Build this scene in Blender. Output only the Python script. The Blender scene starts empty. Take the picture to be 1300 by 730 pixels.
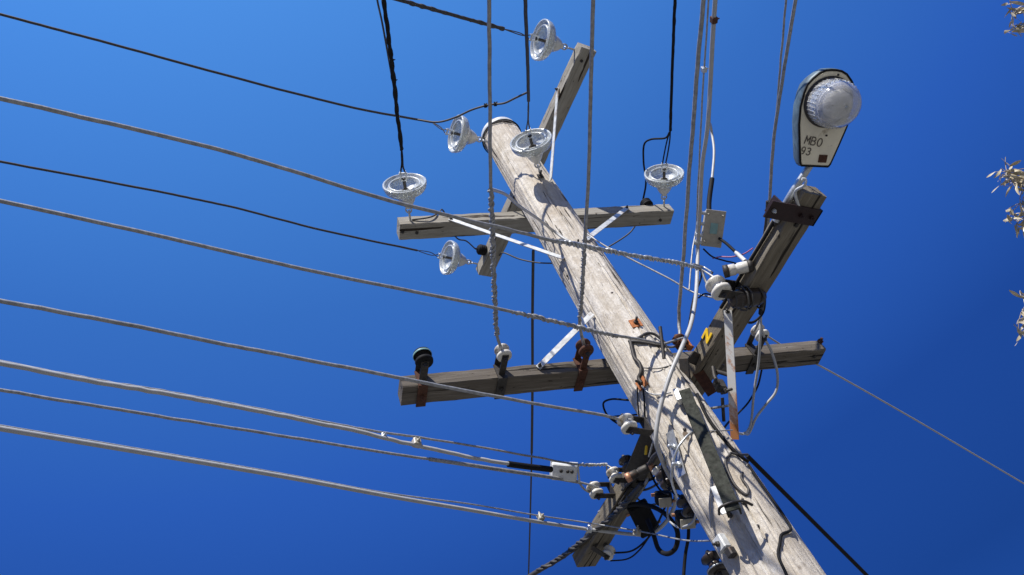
import bpy, math, random
import numpy as np
from mathutils import Matrix, Vector
random.seed(7); rng = np.random.default_rng(7)
scene = bpy.context.scene
C = scene.collection
# ------------------------------------------------------------------ camera
S = 1.25; ZC = 1.7
FPX = 985.4947
YAW, PITCH, ROLL = .4881, .8433, -.4581
CAM = np.array([-1.626*S, -2.2516*S, ZC])
F_ = np.array([math.sin(YAW)*math.cos(PITCH), math.cos(YAW)*math.cos(PITCH), math.sin(PITCH)])
_r = np.array([math.cos(YAW), -math.sin(YAW), 0.]); _u = np.cross(_r, F_)
R_ = math.cos(ROLL)*_r + math.sin(ROLL)*_u; U_ = -math.sin(ROLL)*_r + math.cos(ROLL)*_u
cd = bpy.data.cameras.new('camera'); cam = bpy.data.objects.new('camera', cd); C.objects.link(cam)
cd.sensor_width = 36; cd.lens = FPX/1300*36; cd.clip_start = .05; cd.clip_end = 6000
cam.matrix_world = Matrix([[R_[i], U_[i], -F_[i], CAM[i]] for i in range(3)]+[[0, 0, 0, 1]])
scene.camera = cam
# ------------------------------------------------------------------ light
SUN_AZ, SUN_EL = math.radians(242.), math.radians(45.)     # azimuth counted from +X towards +Y
sdir = Vector((math.cos(SUN_AZ)*math.cos(SUN_EL), math.sin(SUN_AZ)*math.cos(SUN_EL), math.sin(SUN_EL)))
sl = bpy.data.lights.new('sun', 'SUN'); so = bpy.data.objects.new('sun', sl); C.objects.link(so)
sl.energy = 5.0; sl.angle = math.radians(.5); sl.color = (1, .955, .88)
so.rotation_euler = sdir.to_track_quat('Z', 'Y').to_euler(); so.location = (0, 0, 30)
w = bpy.data.worlds.new('World'); scene.world = w; w.use_nodes = True
nt = w.node_tree; nt.nodes.clear()
sky = nt.nodes.new('ShaderNodeTexSky'); sky.sky_type = 'NISHITA'; sky.sun_disc = False
sky.sun_elevation = SUN_EL; sky.sun_rotation = math.atan2(sdir.x, sdir.y)
sky.air_density = 1.0; sky.dust_density = .3; sky.ozone_density = 6.0; sky.altitude = 900
# deep polarised blue: the sky is filtered darker and bluer towards the horizon, by elevation in world space
tcw = nt.nodes.new('ShaderNodeTexCoord'); sp_ = nt.nodes.new('ShaderNodeSeparateXYZ'); nt.links.new(tcw.outputs['Generated'], sp_.inputs[0])
cr_ = nt.nodes.new('ShaderNodeValToRGB'); el_ = cr_.color_ramp.elements
GAIN = [(0., (.10, .20, .42)), (.31, (.14, .30, .61)), (.47, (.28, .55, 1.05)), (.63, (.70, 1.22, 2.02)), (.777, (1.30, 2.08, 2.65)), (.914, (2.2, 3.25, 3.5)), (1., (2.9, 4.1, 4.0))]
while len(el_) < len(GAIN): el_.new(.5)
for q_, (p_, c_) in zip(el_, GAIN): q_.position = p_; q_.color = (c_[0]*.60/4.2, c_[1]*.80/4.2, c_[2]*.985/4.2, 1)
nt.links.new(sp_.outputs['Z'], cr_.inputs[0])
hs = nt.nodes.new('ShaderNodeVectorMath'); hs.operation = 'MULTIPLY'
sc_ = nt.nodes.new('ShaderNodeVectorMath'); sc_.operation = 'SCALE'; sc_.inputs['Scale'].default_value = 4.2/1.231
nt.links.new(cr_.outputs[0], sc_.inputs[0]); nt.links.new(sc_.outputs[0], hs.inputs[1])
bg = nt.nodes.new('ShaderNodeBackground'); bg.inputs['Strength'].default_value = .10
wo = nt.nodes.new('ShaderNodeOutputWorld')
nt.links.new(sky.outputs[0], hs.inputs[0]); nt.links.new(hs.outputs[0], bg.inputs[0]); nt.links.new(bg.outputs[0], wo.inputs[0])
scene.view_settings.view_transform = 'Standard'; scene.view_settings.look = 'None'
scene.view_settings.exposure = .3; scene.view_settings.gamma = 1; scene.view_settings.use_curve_mapping = False

# ------------------------------------------------------------------ helpers: measuring
def proj(P):
    d = np.asarray(P, float)-CAM; z = d@F_
    return np.array([650+FPX*(d@R_)/z, 365-FPX*(d@U_)/z, z])
def ray(x, y):
    d = F_+(x-650)/FPX*R_-(y-365)/FPX*U_
    return d/np.linalg.norm(d)
def unp(x, y, P, n):
    d = ray(x, y); n = np.asarray(n, float)
    return CAM+d*(((np.asarray(P)-CAM)@n)/(d@n))
def PD(x, y, dep):
    d = ray(x, y); return CAM+d*dep/(d@F_)
def unit(v):
    v = np.asarray(v, float); return v/np.linalg.norm(v)
POLE_TOP = 4.5188*S+ZC
def prad(z): return .1198*S+.006*(POLE_TOP-z)
def polehit(x, y, lift=0.):
    d = ray(x, y); rad = .15
    for _ in range(8):
        a = d[0]**2+d[1]**2; b = 2*(CAM[0]*d[0]+CAM[1]*d[1]); c = CAM[0]**2+CAM[1]**2-(rad+lift)**2
        t = (-b-max(b*b-4*a*c, 0)**.5)/2/a; P = CAM+t*d; rad = prad(P[2])
    return P
ARMS = dict(XU=[0, 3.7198, .1787, -.8293, .9306, .1079, .0844], YU=[1.8471, 4.253, -.1757, -.7881, .9257, .1084, .0833],
            XL=[.038, 2.393, .1895, -1.062, 1.1786, .1135, .073], YL=[1.7893, 2.1095, -.1994, -1.0173, 1.2798, .120, .077])
def arm(k):
    a = ARMS[k]; d = np.array([math.cos(a[0]), math.sin(a[0]), 0]); n = np.array([-d[1], d[0], 0])
    return dict(d=d, n=n, o=n*a[2]*S+np.array([0, 0, a[1]*S+ZC]), a0=a[3]*S, a1=a[4]*S, b=a[5]*S, h=a[6]*S, az=a[0])
def side(k, x, y, off=0.):          # point of an arm's sunlit side face
    A = arm(k); s = -1 if k[0] == 'X' else 1
    return unp(x, y, A['o']+A['n']*s*(A['b']/2+off), A['n'])
def under(k, x, y, off=0.):
    A = arm(k); return unp(x, y, A['o']-np.array([0, 0, A['h']/2+off]), (0, 0, 1))
def topf(k, x, y, off=0.):
    A = arm(k); return unp(x, y, A['o']+np.array([0, 0, A['h']/2+off]), (0, 0, 1))
def azdir(deg): return np.array([math.cos(math.radians(deg)), math.sin(math.radians(deg)), 0.])
def vpl(P, deg, pts):               # points seen at pts in the vertical plane through P with azimuth deg
    n = np.array([-math.sin(math.radians(deg)), math.cos(math.radians(deg)), 0.])
    return [unp(x, y, P, n) for x, y in pts]

# ------------------------------------------------------------------ helpers: meshes
def smooth(pts, n=8):
    p = [np.asarray(q, float) for q in pts]
    if len(p) < 3:
        return [p[0]+(p[-1]-p[0])*t for t in np.linspace(0, 1, n+1)]
    p = [2*p[0]-p[1]]+p+[2*p[-1]-p[-2]]; out = []
    for i in range(1, len(p)-2):
        a, b, c, d = p[i-1:i+3]
        ta, tb, tc = [max(np.linalg.norm(v-u)**.5, 1e-4) for u, v in ((a, b), (b, c), (c, d))]
        m1 = ((b-a)/ta-(c-a)/(ta+tb)+(c-b)/tb)*tb; m2 = ((c-b)/tb-(d-b)/(tb+tc)+(d-c)/tc)*tb
        for t in np.arange(n)/n:
            t2 = t*t; t3 = t2*t
            out.append((2*t3-3*t2+1)*b+(t3-2*t2+t)*m1+(-2*t3+3*t2)*c+(t3-t2)*m2)
    out.append(p[-2]); return out
def frames(p):
    p = [np.asarray(q, float) for q in p]; fr = []
    T = [unit(p[min(i+1, len(p)-1)]-p[max(i-1, 0)]) for i in range(len(p))]
    ref = np.array([0, 0, 1.]) if abs(T[0][2]) < .9 else np.array([1., 0, 0])
    n = unit(np.cross(T[0], ref))
    for t in T:
        n = unit(n-t*(n@t)); fr.append((n, np.cross(t, n)))
    return fr
class MB:
    def __init__(s): s.v = []; s.f = []; s.sm = []
    def add(s, v, f, sm=False):
        b = len(s.v); s.v += [tuple(map(float, q)) for q in v]
        s.f += [tuple(i+b for i in q) for q in f]; s.sm += [sm]*len(f); return s
    def tube(s, pts, r, seg=8, cap=True, rs=None, sm=True):
        fr = frames(pts); v = []; f = []; n = len(pts)
        for i, (p, (a, b)) in enumerate(zip(pts, fr)):
            rr = rs[i] if rs is not None else r
            for k in range(seg):
                t = 2*math.pi*k/seg; v.append(np.asarray(p)+(a*math.cos(t)+b*math.sin(t))*rr)
        for i in range(n-1):
            for k in range(seg):
                f.append((i*seg+k, i*seg+(k+1) % seg, (i+1)*seg+(k+1) % seg, (i+1)*seg+k))
        s.add(v, f, sm)
        if cap:
            s.add(v[:seg], [tuple(range(seg))[::-1]]); s.add(v[-seg:], [tuple(range(seg))])
        return s
    def helix(s, pts, R, r, turns, strands=1, seg=6, ph=0.):
        P = [np.asarray(q, float) for q in pts]
        L = np.r_[0, np.cumsum([np.linalg.norm(P[i+1]-P[i]) for i in range(len(P)-1)])]
        n = int(turns*10)+2; tt = np.linspace(0, L[-1], n)
        A = np.array(P); Q = [np.array([np.interp(t, L, A[:, k]) for k in range(3)]) for t in tt]
        fr = frames(Q)
        for st in range(strands):
            h = []; w1_ = rng.uniform(0, 6); w2_ = rng.uniform(0, 6)
            for i, (q, (a, b)) in enumerate(zip(Q, fr)):
                t = 2*math.pi*(turns*i/(n-1)+st/strands)+ph+.9*math.sin(i*.11+w1_)+.5*math.sin(i*.29+w2_)
                h.append(q+(a*math.cos(t)+b*math.sin(t))*R*(1+.22*math.sin(i*.17+w2_)))
            s.tube(h, r, seg)
        return s
    def lathe(s, prof, o=(0, 0, 0), ax=(0, 0, 1), seg=32, sm=True, closed=False):
        o = np.asarray(o, float); ax = unit(ax)
        ref = np.array([1., 0, 0]) if abs(ax[0]) < .9 else np.array([0, 1., 0])
        a = unit(np.cross(ax, ref)); b = np.cross(ax, a); v = []; f = []; n = len(prof)
        for (r, z) in prof:
            for k in range(seg):
                t = 2*math.pi*k/seg; v.append(o+ax*z+(a*math.cos(t)+b*math.sin(t))*max(r, 1e-4))
        for i in range(n if closed else n-1):
            j = (i+1) % n
            for k in range(seg):
                f.append((i*seg+k, i*seg+(k+1) % seg, j*seg+(k+1) % seg, j*seg+k))
        return s.add(v, f, sm)
    def box(s, c, ax, ay, az, hx, hy, hz, bev=.1):
        # chamfered box: half sizes hx hy hz along the three axes
        c = np.asarray(c, float); ax, ay, az = map(np.asarray, (ax, ay, az)); e = bev*min(hx, hy, hz)
        v = []; idx = {}
        for sx in (-1, 1):
            for sy in (-1, 1):
                for sz in (-1, 1):
                    for m, (x, y, z) in enumerate(((hx, hy-e, hz-e), (hx-e, hy, hz-e), (hx-e, hy-e, hz))):
                        idx[sx, sy, sz, m] = len(v); v.append(c+ax*x*sx+ay*y*sy+az*z*sz)
        f = []
        for q in (-1, 1):
            f.append([idx[q, a, b, 0] for a, b in ((-1, -1), (1, -1), (1, 1), (-1, 1))])
            f.append([idx[a, q, b, 1] for a, b in ((-1, -1), (1, -1), (1, 1), (-1, 1))])
            f.append([idx[a, b, q, 2] for a, b in ((-1, -1), (1, -1), (1, 1), (-1, 1))])
            for p in (-1, 1):
                f.append([idx[q, p, -1, 0], idx[q, p, 1, 0], idx[q, p, 1, 1], idx[q, p, -1, 1]])
                f.append([idx[q, -1, p, 0], idx[q, 1, p, 0], idx[q, 1, p, 2], idx[q, -1, p, 2]])
                f.append([idx[-1, q, p, 1], idx[1, q, p, 1], idx[1, q, p, 2], idx[-1, q, p, 2]])
                for t in (-1, 1): f.append([idx[q, p, t, 0], idx[q, p, t, 1], idx[q, p, t, 2]])
        return s.add(v, f)
    def bar(s, a, b, wdt, thk, nrm, bev=.1):     # flat bar from a to b, thickness along nrm
        a = np.asarray(a, float); b = np.asarray(b, float); x = unit(b-a); z = unit(np.asarray(nrm)-x*(np.asarray(nrm)@x))
        return s.box((a+b)/2, x, np.cross(z, x), z, np.linalg.norm(b-a)/2, wdt/2, thk/2, bev)
    def bolt(s, p, n, r=.014, h=.012, stud=.02):
        n = unit(n)
        s.lathe([(0, 0), (r, 0), (r, h), (r*.8, h+.002), (0, h+.002)], p, n, 6, False)
        if stud: s.lathe([(r*.5, 0), (r*.5, h+stud), (r*.3, h+stud+.002), (0, h+stud+.002)], p, n, 8)
        return s
    def build(s, name, mat, parent=None, M=None, fix=True):
        me = bpy.data.meshes.new(name); me.from_pydata(s.v, [], s.f); me.update()
        me.polygons.foreach_set('use_smooth', s.sm)
        if fix:
            import bmesh
            bm = bmesh.new(); bm.from_mesh(me); bmesh.ops.recalc_face_normals(bm, faces=bm.faces); bm.to_mesh(me); bm.free()
        me.materials.append(mat); o = bpy.data.objects.new(name, me); C.objects.link(o)
        if parent is not None:
            o.parent = parent
            if M is None: M = Matrix(); 
        if M is not None: o.matrix_local = M
        return o
def tag(o, label, cat, group=None, kind=None):
    if label: o['label'] = label
    if cat: o['category'] = cat
    if group: o['group'] = group
    if kind: o['kind'] = kind
    return o
def thing(name, label, cat, group=None, M=None):
    o = bpy.data.objects.new(name, None); C.objects.link(o); o.empty_display_size = .1
    if M is not None: o.matrix_world = M
    return tag(o, label, cat, group)
def copy_tree(o, parent=None):
    c = o.copy(); C.objects.link(c)
    if parent is not None: c.parent = parent
    for ch in [x for x in list(bpy.data.objects) if x.parent == o]: copy_tree(ch, c)
    return c
def frameM(o, x=None, y=None, z=None):
    # matrix with local axes x,y,z (two given), origin o
    if z is None: x = unit(x); y = unit(np.asarray(y)-x*(np.asarray(y)@x)); z = np.cross(x, y)
    elif y is None: z = unit(z); x = unit(np.asarray(x)-z*(np.asarray(x)@z)); y = np.cross(z, x)
    return Matrix([[x[i], y[i], z[i], o[i]] for i in range(3)]+[[0, 0, 0, 1]])

# ------------------------------------------------------------------ materials
def nodes(name):
    m = bpy.data.materials.new(name); m.use_nodes = True; t = m.node_tree; b = t.nodes['Principled BSDF']
    return m, t, b
def N(t, typ, **kw):
    n = t.nodes.new(typ)
    for k, v in kw.items():
        if k in n.inputs: n.inputs[k].default_value = v
        else: setattr(n, k, v)
    return n
def ramp(t, src, stops, interp='LINEAR'):
    r = t.nodes.new('ShaderNodeValToRGB'); r.color_ramp.interpolation = interp; e = r.color_ramp.elements
    while len(e) < len(stops): e.new(.5)
    for q, (p, c) in zip(e, stops):
        q.position = p; q.color = tuple(c)+(1,) if hasattr(c, '__len__') else (c, c, c, 1)
    t.links.new(src, r.inputs[0]); return r.outputs[0]
def mix(t, fac, a, b, mode='MIX'):
    m = t.nodes.new('ShaderNodeMix'); m.data_type = 'RGBA'; m.blend_type = mode
    if isinstance(fac, (int, float)): m.inputs[0].default_value = fac
    else: t.links.new(fac, m.inputs[0])
    for i, q in ((6, a), (7, b)):
        if isinstance(q, tuple): m.inputs[i].default_value = q+(1,)
        else: t.links.new(q, m.inputs[i])
    return m.outputs[2]
def coords(t, sc):
    tc = t.nodes.new('ShaderNodeTexCoord'); mp = t.nodes.new('ShaderNodeMapping'); mp.inputs['Scale'].default_value = sc
    t.links.new(tc.outputs['Object'], mp.inputs[0]); return mp.outputs[0]
def noise(t, sc, scale, detail=6, rough=.6, dist=0.):
    n = N(t, 'ShaderNodeTexNoise', Scale=scale, Detail=detail, Roughness=rough, Distortion=dist)
    t.links.new(coords(t, sc), n.inputs['Vector']); return n.outputs['Fac']
def bump(t, b, h, st, dist=.005):
    n = N(t, 'ShaderNodeBump', Strength=st, Distance=dist); t.links.new(h, n.inputs['Height']); t.links.new(n.outputs[0], b.inputs['Normal'])
def wood(name, cols, axis, crack=.45, dark=(.05, .04, .03), bs=.6, patch=None):
    m, t, b = nodes(name)
    k = [1, 1, 1]; k[axis] = .06; k = tuple(k)
    g = noise(t, k, 55, 8, .7, .4); g2 = noise(t, k, 12, 5, .6, .8); big = noise(t, (1, 1, .35) if axis == 2 else (.35, 1, 1), 3.2, 4, .6)
    c = ramp(t, g, [(.25, cols[0]), (.5, cols[1]), (.75, cols[2])])
    c = mix(t, ramp(t, g2, [(.38, 0.), (.62, .55)]), c, cols[1], 'MULTIPLY') if False else c
    c = mix(t, ramp(t, g2, [(.35, .45), (.55, 0.)]), c, cols[3])
    c = mix(t, ramp(t, big, [(.42, .5), (.62, 0.)]), c, cols[4])
    kk = [1, 1, 1]; kk[axis] = .035
    cr = noise(t, tuple(kk), 34, 3, .5, .25)
    cm = ramp(t, cr, [(crack-.035, 1.), (crack-.012, 0.)])
    c = mix(t, cm, c, dark)
    sp = noise(t, (1, 1, .5) if axis == 2 else (.5, 1, 1), 38, 3, .6)
    c = mix(t, ramp(t, sp, [(.665, 0.), (.70, .8)]), c, dark)
    t.links.new(c, b.inputs['Base Color']); b.inputs['Roughness'].default_value = .85; b.inputs['Specular IOR Level'].default_value = .25
    hh = N(t, 'ShaderNodeMath', operation='SUBTRACT'); t.links.new(g, hh.inputs[0]); t.links.new(cm, hh.inputs[1])
    bump(t, b, hh.outputs[0], bs, .006); return m
def polemat():
    m, t, b = nodes('weathered pole timber')
    g = noise(t, (1, 1, .05), 60, 9, .75, .3); mott = noise(t, (1, 1, .6), 14, 8, .75, .6); big = noise(t, (1, 1, .4), 3., 4, .6, .5); fine = noise(t, (1, 1, .5), 120, 4, .7)
    c = ramp(t, g, [(.25, (.37, .325, .265)), (.48, (.66, .61, .53)), (.75, (.82, .78, .70))])
    c = mix(t, ramp(t, mott, [(.40, .75), (.56, 0.)]), c, (.43, .375, .30)); c = mix(t, ramp(t, mott, [(.56, 0.), (.72, .7)]), c, (.86, .83, .765))
    c = mix(t, ramp(t, big, [(.38, .6), (.58, 0.)]), c, (.48, .405, .31)); c = mix(t, ramp(t, fine, [(.36, .45), (.5, 0.)]), c, (.34, .30, .25))
    ck = None
    for ax_, sc_, di, th in ((.03, 24, .9, .338), (.05, 50, .7, .325)):
        n_ = noise(t, (1, 1, ax_), sc_, 4, .55, di); k_ = ramp(t, n_, [(th-.02, 1.), (th+.008, 0.)])
        ck = k_ if ck is None else mix(t, 1., ck, k_, 'LIGHTEN')
    kn = noise(t, (1, 1, .6), 7, 2, .5, .3); kk_ = ramp(t, kn, [(.70, 0.), (.725, 1.)]); c = mix(t, kk_, c, (.17, .13, .095))
    c = mix(t, ck, c, (.05, .042, .034))
    t.links.new(c, b.inputs['Base Color']); b.inputs['Roughness'].default_value = .85; b.inputs['Specular IOR Level'].default_value = .2
    h1 = N(t, 'ShaderNodeMath', operation='MULTIPLY_ADD'); t.links.new(mott, h1.inputs[0]); h1.inputs[1].default_value = 1.2; t.links.new(g, h1.inputs[2])
    h2 = N(t, 'ShaderNodeMath', operation='SUBTRACT'); t.links.new(h1.outputs[0], h2.inputs[0]); t.links.new(ck, h2.inputs[1])
    bump(t, b, h2.outputs[0], 1., .009); return m

def plain(name, col, rough=.6, metal=0., var=.25, sc=30., bs=.15, dirt=None, spec=.5):
    m, t, b = nodes(name)
    n = noise(t, (1, 1, 1), sc, 5, .65); lo = tuple(x*(1-var) for x in col); hi = tuple(min(x*(1+var), .95) for x in col)
    c = ramp(t, n, [(.3, lo), (.7, hi)])
    if dirt:
        d = noise(t, (1, 1, 1), sc*.45, 6, .7, .5); c = mix(t, ramp(t, d, [(dirt[1], 0.), (dirt[1]+.12, 1.)]), c, dirt[0])
    t.links.new(c, b.inputs['Base Color']); b.inputs['Roughness'].default_value = rough; b.inputs['Metallic'].default_value = metal
    b.inputs['Specular IOR Level'].default_value = spec
    if bs: bump(t, b, n, bs, .003)
    return m
M_POLE = polemat()
M_ARM = wood('grey crossarm timber', [(.17, .155, .125), (.33, .31, .27), (.46, .44, .395), (.21, .185, .15), (.25, .225, .18)], 0, .39, (.04, .03, .022))
M_ARMY = wood('worn brown grey timber', [(.10, .085, .062), (.19, .165, .125), (.34, .31, .25), (.12, .095, .065), (.16, .135, .10)], 0, .41, (.025, .02, .015), .9)
M_ARMD = wood('dark weathered crossarm timber', [(.085, .07, .055), (.15, .13, .105), (.27, .24, .20), (.07, .055, .04), (.10, .085, .07)], 0, .40, (.02, .016, .012), .9)
M_GALV = plain('galvanised steel', (.50, .52, .53), .42, .75, .2, 60, .1, ((.30, .26, .2), .66))
M_WHITE = plain('zinc coated strap', (.55, .56, .55), .6, .2, .28, 26, .2, ((.30, .22, .15), .55))
M_RUST = plain('rusted steel', (.085, .035, .02), .85, .2, .45, 50, .4, ((.26, .10, .035), .60))
M_RUSTO = plain('orange rust', (.42, .15, .05), .85, .1, .35, 60, .4, ((.14, .05, .03), .55))
M_RUSTG0 = plain('rust streaked strut', (.62, .60, .55), .6, .2, .1, 40, .2, ((.50, .22, .08), .50))
m, t, b = nodes('galvanised strut rusting from its lower end')
tc_ = t.nodes.new('ShaderNodeTexCoord'); sx_ = t.nodes.new('ShaderNodeSeparateXYZ'); t.links.new(tc_.outputs['Object'], sx_.inputs[0])
mm_ = N(t, 'ShaderNodeMath', operation='MULTIPLY_ADD'); t.links.new(noise(t, (1, 1, .3), 30, 6, .7), mm_.inputs[0]); mm_.inputs[1].default_value = .35; t.links.new(sx_.outputs['Z'], mm_.inputs[2])
zc_ = ramp(t, mm_.outputs[0], [(0, (.5, .2, .07)), (1, (.5, .2, .07))])
mr_ = N(t, 'ShaderNodeMapRange'); mr_.inputs['From Min'].default_value = 4.09; mr_.inputs['From Max'].default_value = 4.2; t.links.new(mm_.outputs[0], mr_.inputs['Value'])
fl_ = ramp(t, noise(t, (1, 1, .3), 26, 5, .7), [(.55, 0.), (.65, .8)])
c_ = mix(t, mr_.outputs[0], (.40, .16, .055), (.62, .61, .58)); c_ = mix(t, fl_, c_, (.42, .17, .06)); t.links.new(c_, b.inputs['Base Color']); b.inputs['Roughness'].default_value = .7
M_RUSTG = m
M_DRED = plain('dark red oxide paint', (.022, .008, .008), .6, .2, .35, 40, .3)
M_IRON = plain('dark iron', (.06, .055, .05), .6, .6, .3, 60, .25, ((.14, .07, .04), .6))
M_ALU = plain('aged aluminium conductor', (.32, .32, .315), .5, .35, .35, 45, .5)
M_COND = plain('oxidised copper conductor', (.07, .066, .063), .6, .4, .3, 90, .3)
M_LITE = plain('light grey cable sheath', (.42, .42, .41), .45, 0., .12, 25, .05)
M_BLACK = plain('black rubber', (.010, .010, .011), .7, 0., .3, 40, .1, None, .2)
M_BROWN = plain('brown glazed porcelain', (.035, .025, .02), .32, 0., .3, 20, 0)
M_PORC = plain('white porcelain', (.66, .63, .56), .25, 0., .1, 25, 0, ((.30, .24, .16), .56))
M_BOX = plain('beige resin box', (.38, .35, .28), .4, 0., .14, 30, .1, ((.25, .19, .12), .64))
M_GREYBOX = plain('pale plastic box', (.66, .66, .63), .45, 0., .1, 30, .1, ((.32, .30, .26), .62))
M_GUARD = plain('grey green cable guard', (.042, .044, .036), .9, .0, .5, 45, .8, ((.05, .045, .04), .55), .1)
M_YEL = plain('yellow plastic', (.78, .50, .02), .5, 0., .1)
M_TEAL = plain('teal band', (.22, .38, .36), .4, 0., .1)
M_COPPER = plain('copper end cap', (.48, .25, .15), .5, .6, .2)
M_PINK = plain('faded pink wire sheath', (.38, .12, .20), .5)
def glass():
    m, t, b = nodes('white toughened glass')
    n = noise(t, (1, 1, 1), 9, 3, .6)
    oi = t.nodes.new('ShaderNodeObjectInfo'); cg = ramp(t, n, [(.3, (.64, .68, .67)), (.7, (.86, .89, .88))])
    ad = N(t, 'ShaderNodeVectorMath', operation='ADD'); t.links.new(coords(t, (1, 1, 1)), ad.inputs[0]); t.links.new(oi.outputs['Location'], ad.inputs[1])
    gr = N(t, 'ShaderNodeTexNoise', Scale=17, Detail=7, Roughness=.7); t.links.new(ad.outputs[0], gr.inputs['Vector'])
    gm = ramp(t, gr.outputs['Fac'], [(.54, 0.), (.68, .75)]); cg = mix(t, gm, cg, (.33, .29, .22)); t.links.new(cg, b.inputs['Base Color'])
    rr_ = ramp(t, gr.outputs['Fac'], [(.4, .12), (.62, .55)]); t.links.new(rr_, b.inputs['Roughness'])
    b.inputs['Roughness'].default_value = .2; b.inputs['Transmission Weight'].default_value = .48; b.inputs['IOR'].default_value = 1.5
    b.inputs['Coat Weight'].default_value = .6; b.inputs['Coat Roughness'].default_value = .05
    return m
M_GLASS = glass()
M_CAP = plain('pale grey glazed cap', (.62, .63, .61), .35, .1, .12, 20, .05, ((.25, .22, .17), .64))
def bowlmat():
    m, t, b = nodes('refractor bowl')
    b.inputs['Base Color'].default_value = (.97, .98, .99, 1); b.inputs['Roughness'].default_value = .07
    b.inputs['Transmission Weight'].default_value = .78; b.inputs['IOR'].default_value = 1.48
    b.inputs['Coat Weight'].default_value = .5
    n = noise(t, (1, 1, 1), 26, 3, .5); bump(t, b, n, .25, .004); return m
M_BOWL = bowlmat()
M_CREAM = plain('cream enamel', (.82, .76, .60), .45, 0., .08, 14, .05, ((.34, .27, .18), .58))
M_SHELL = plain('weathered blue grey housing', (.10, .15, .18), .5, .1, .35, 16, .1, ((.04, .045, .05), .52))
M_INK = plain('dark stencil paint', (.10, .085, .07), .7, 0., .35, 90, 0)

# ------------------------------------------------------------------ setting: ground
m, t, b = nodes('dry ground'); n = noise(t, (1, 1, 1), .6, 10, .65); n2 = noise(t, (1, 1, 1), 9, 8, .7)
c = ramp(t, n, [(.35, (.10, .10, .075)), (.6, (.19, .18, .15))]); c = mix(t, .4, c, ramp(t, n2, [(.3, (.08, .077, .065)), (.7, (.26, .245, .215))]))
t.links.new(c, b.inputs['Base Color']); b.inputs['Roughness'].default_value = .95; bump(t, b, n2, .5, .03)
g = MB().add([(-2500, -2500, 0), (2500, -2500, 0), (2500, 2500, 0), (-2500, 2500, 0)], [(0, 1, 2, 3)]).build('ground', m)
g['kind'] = 'structure'

# ------------------------------------------------------------------ utility pole
pole = thing('utility_pole', 'weathered grey timber power pole leaning through the picture with four crossarms', 'utility pole')
def make_pole():
    mb = MB(); seg = 240; rows = 190; v = []; f = []; ph = rng.uniform(0, 6.28, (9, 3))
    zs = np.r_[np.linspace(-.3, 2.4, 20), np.linspace(2.45, POLE_TOP, rows)]
    for z in zs:
        r = prad(z)
        for k in range(seg):
            a = 2*math.pi*k/seg
            d = .0035*math.sin(3*a+.8*z+ph[0, 0])+.003*math.sin(5*a-1.1*z+ph[1, 0])+.002*math.sin(9*a+2.2*z+ph[2, 0])+.0012*math.sin(23*a+1.2*z)+.0012*math.sin(31*a-.6*z+1)
            for (ka, kz, dep, wd, ln) in FISS:
                da = (a-ka-.12*math.sin(1.7*(z-kz))+math.pi) % (2*math.pi)-math.pi
                d -= dep*math.exp(-(da/wd)**2)*max(0, 1-abs(z-kz)/ln)
            v.append(((r+d)*math.cos(a), (r+d)*math.sin(a), z))
    R = len(zs)
    for i in range(R-1):
        for k in range(seg): f.append((i*seg+k, i*seg+(k+1) % seg, (i+1)*seg+(k+1) % seg, (i+1)*seg+k))
    mb.add(v, f, True); mb.add(v[-seg:], [tuple(range(seg))]); return mb
camaz = math.atan2(CAM[1], CAM[0])
FISS = [(camaz+.55, 4.75, .016, .022, 1.3), (camaz-.3, 3.9, .016, .02, 1.2), (camaz+.28, 3.35, .015, .02, .9), (camaz+.5, 6.2, .013, .03, .8), (camaz-.55, 5.0, .011, .03, 1.1), (camaz+.1, 4.2, .008, .025, .7), (camaz+.85, 4.4, .012, .04, .9),
        (camaz-.1, 3.2, .012, .035, .8), (camaz-.9, 3.5, .010, .04, .8), (camaz+.45, 3.1, .010, .03, .7), (camaz-.35, 6.6, .008, .03, .6), (camaz+.2, 5.4, .006, .02, .5)]
make_pole().build('pole_shaft', M_POLE, pole)
# white sheet cap folded over the top, held by a dark wire
rt_ = prad(POLE_TOP)
MB().lathe([(0, .075), (.06, .07), (rt_*.85, .052), (rt_+.010, .028), (rt_+.013, .0), (rt_+.012, -.035), (rt_+.004, -.034)], (0, 0, POLE_TOP-.01), seg=48).build('pole_cap', M_WHITE, pole)
ring = [((rt_+.018)*math.cos(a), (rt_+.018)*math.sin(a), POLE_TOP-.052) for a in np.linspace(0, 2*math.pi, 40)]
MB().tube(ring, .005, 6, False).build('tie_wire', M_BLACK, pole)

def crossarm(k, mat, label=None):
    A = arm(k); L = A['a1']-A['a0']; n = 46; hb, hh = A['b']/2, A['h']/2; e = .006; v = []; f = []
    prof = [(-hb+e, -hh), (hb-e, -hh), (hb, -hh+e), (hb, hh-e), (hb-e, hh), (-hb+e, hh), (-hb, hh-e), (-hb, -hh+e)]
    wob = rng.normal(0, .0011, (n+1, 8, 2))
    for i in range(n+1):
        x = A['a0']+L*i/n
        for j, (y, z) in enumerate(prof):
            s = 1.0 if 0 < i < n else .985
            v.append((x, y*s+wob[i, j, 0], z*s+wob[i, j, 1]))
    for i in range(n):
        for j in range(8): f.append((i*8+j, i*8+(j+1) % 8, (i+1)*8+(j+1) % 8, (i+1)*8+j))
    f += [tuple(range(8))[::-1], tuple(n*8+j for j in range(8))]
    M = frameM(A['o'], x=A['d'], y=A['n'])
    o = MB().add(v, f).build('crossarm', mat, pole, M); o['label'] = label
    return o
crossarm('XU', M_ARM, 'upper left-to-right crossarm behind the pole'); crossarm('YU', M_ARM, 'upper steep crossarm by the pole top')
crossarm('XL', M_ARMD, 'lower left-to-right crossarm, dark and weathered'); crossarm('YL', M_ARMY, 'lower steep crossarm under the street lamp')
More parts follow.
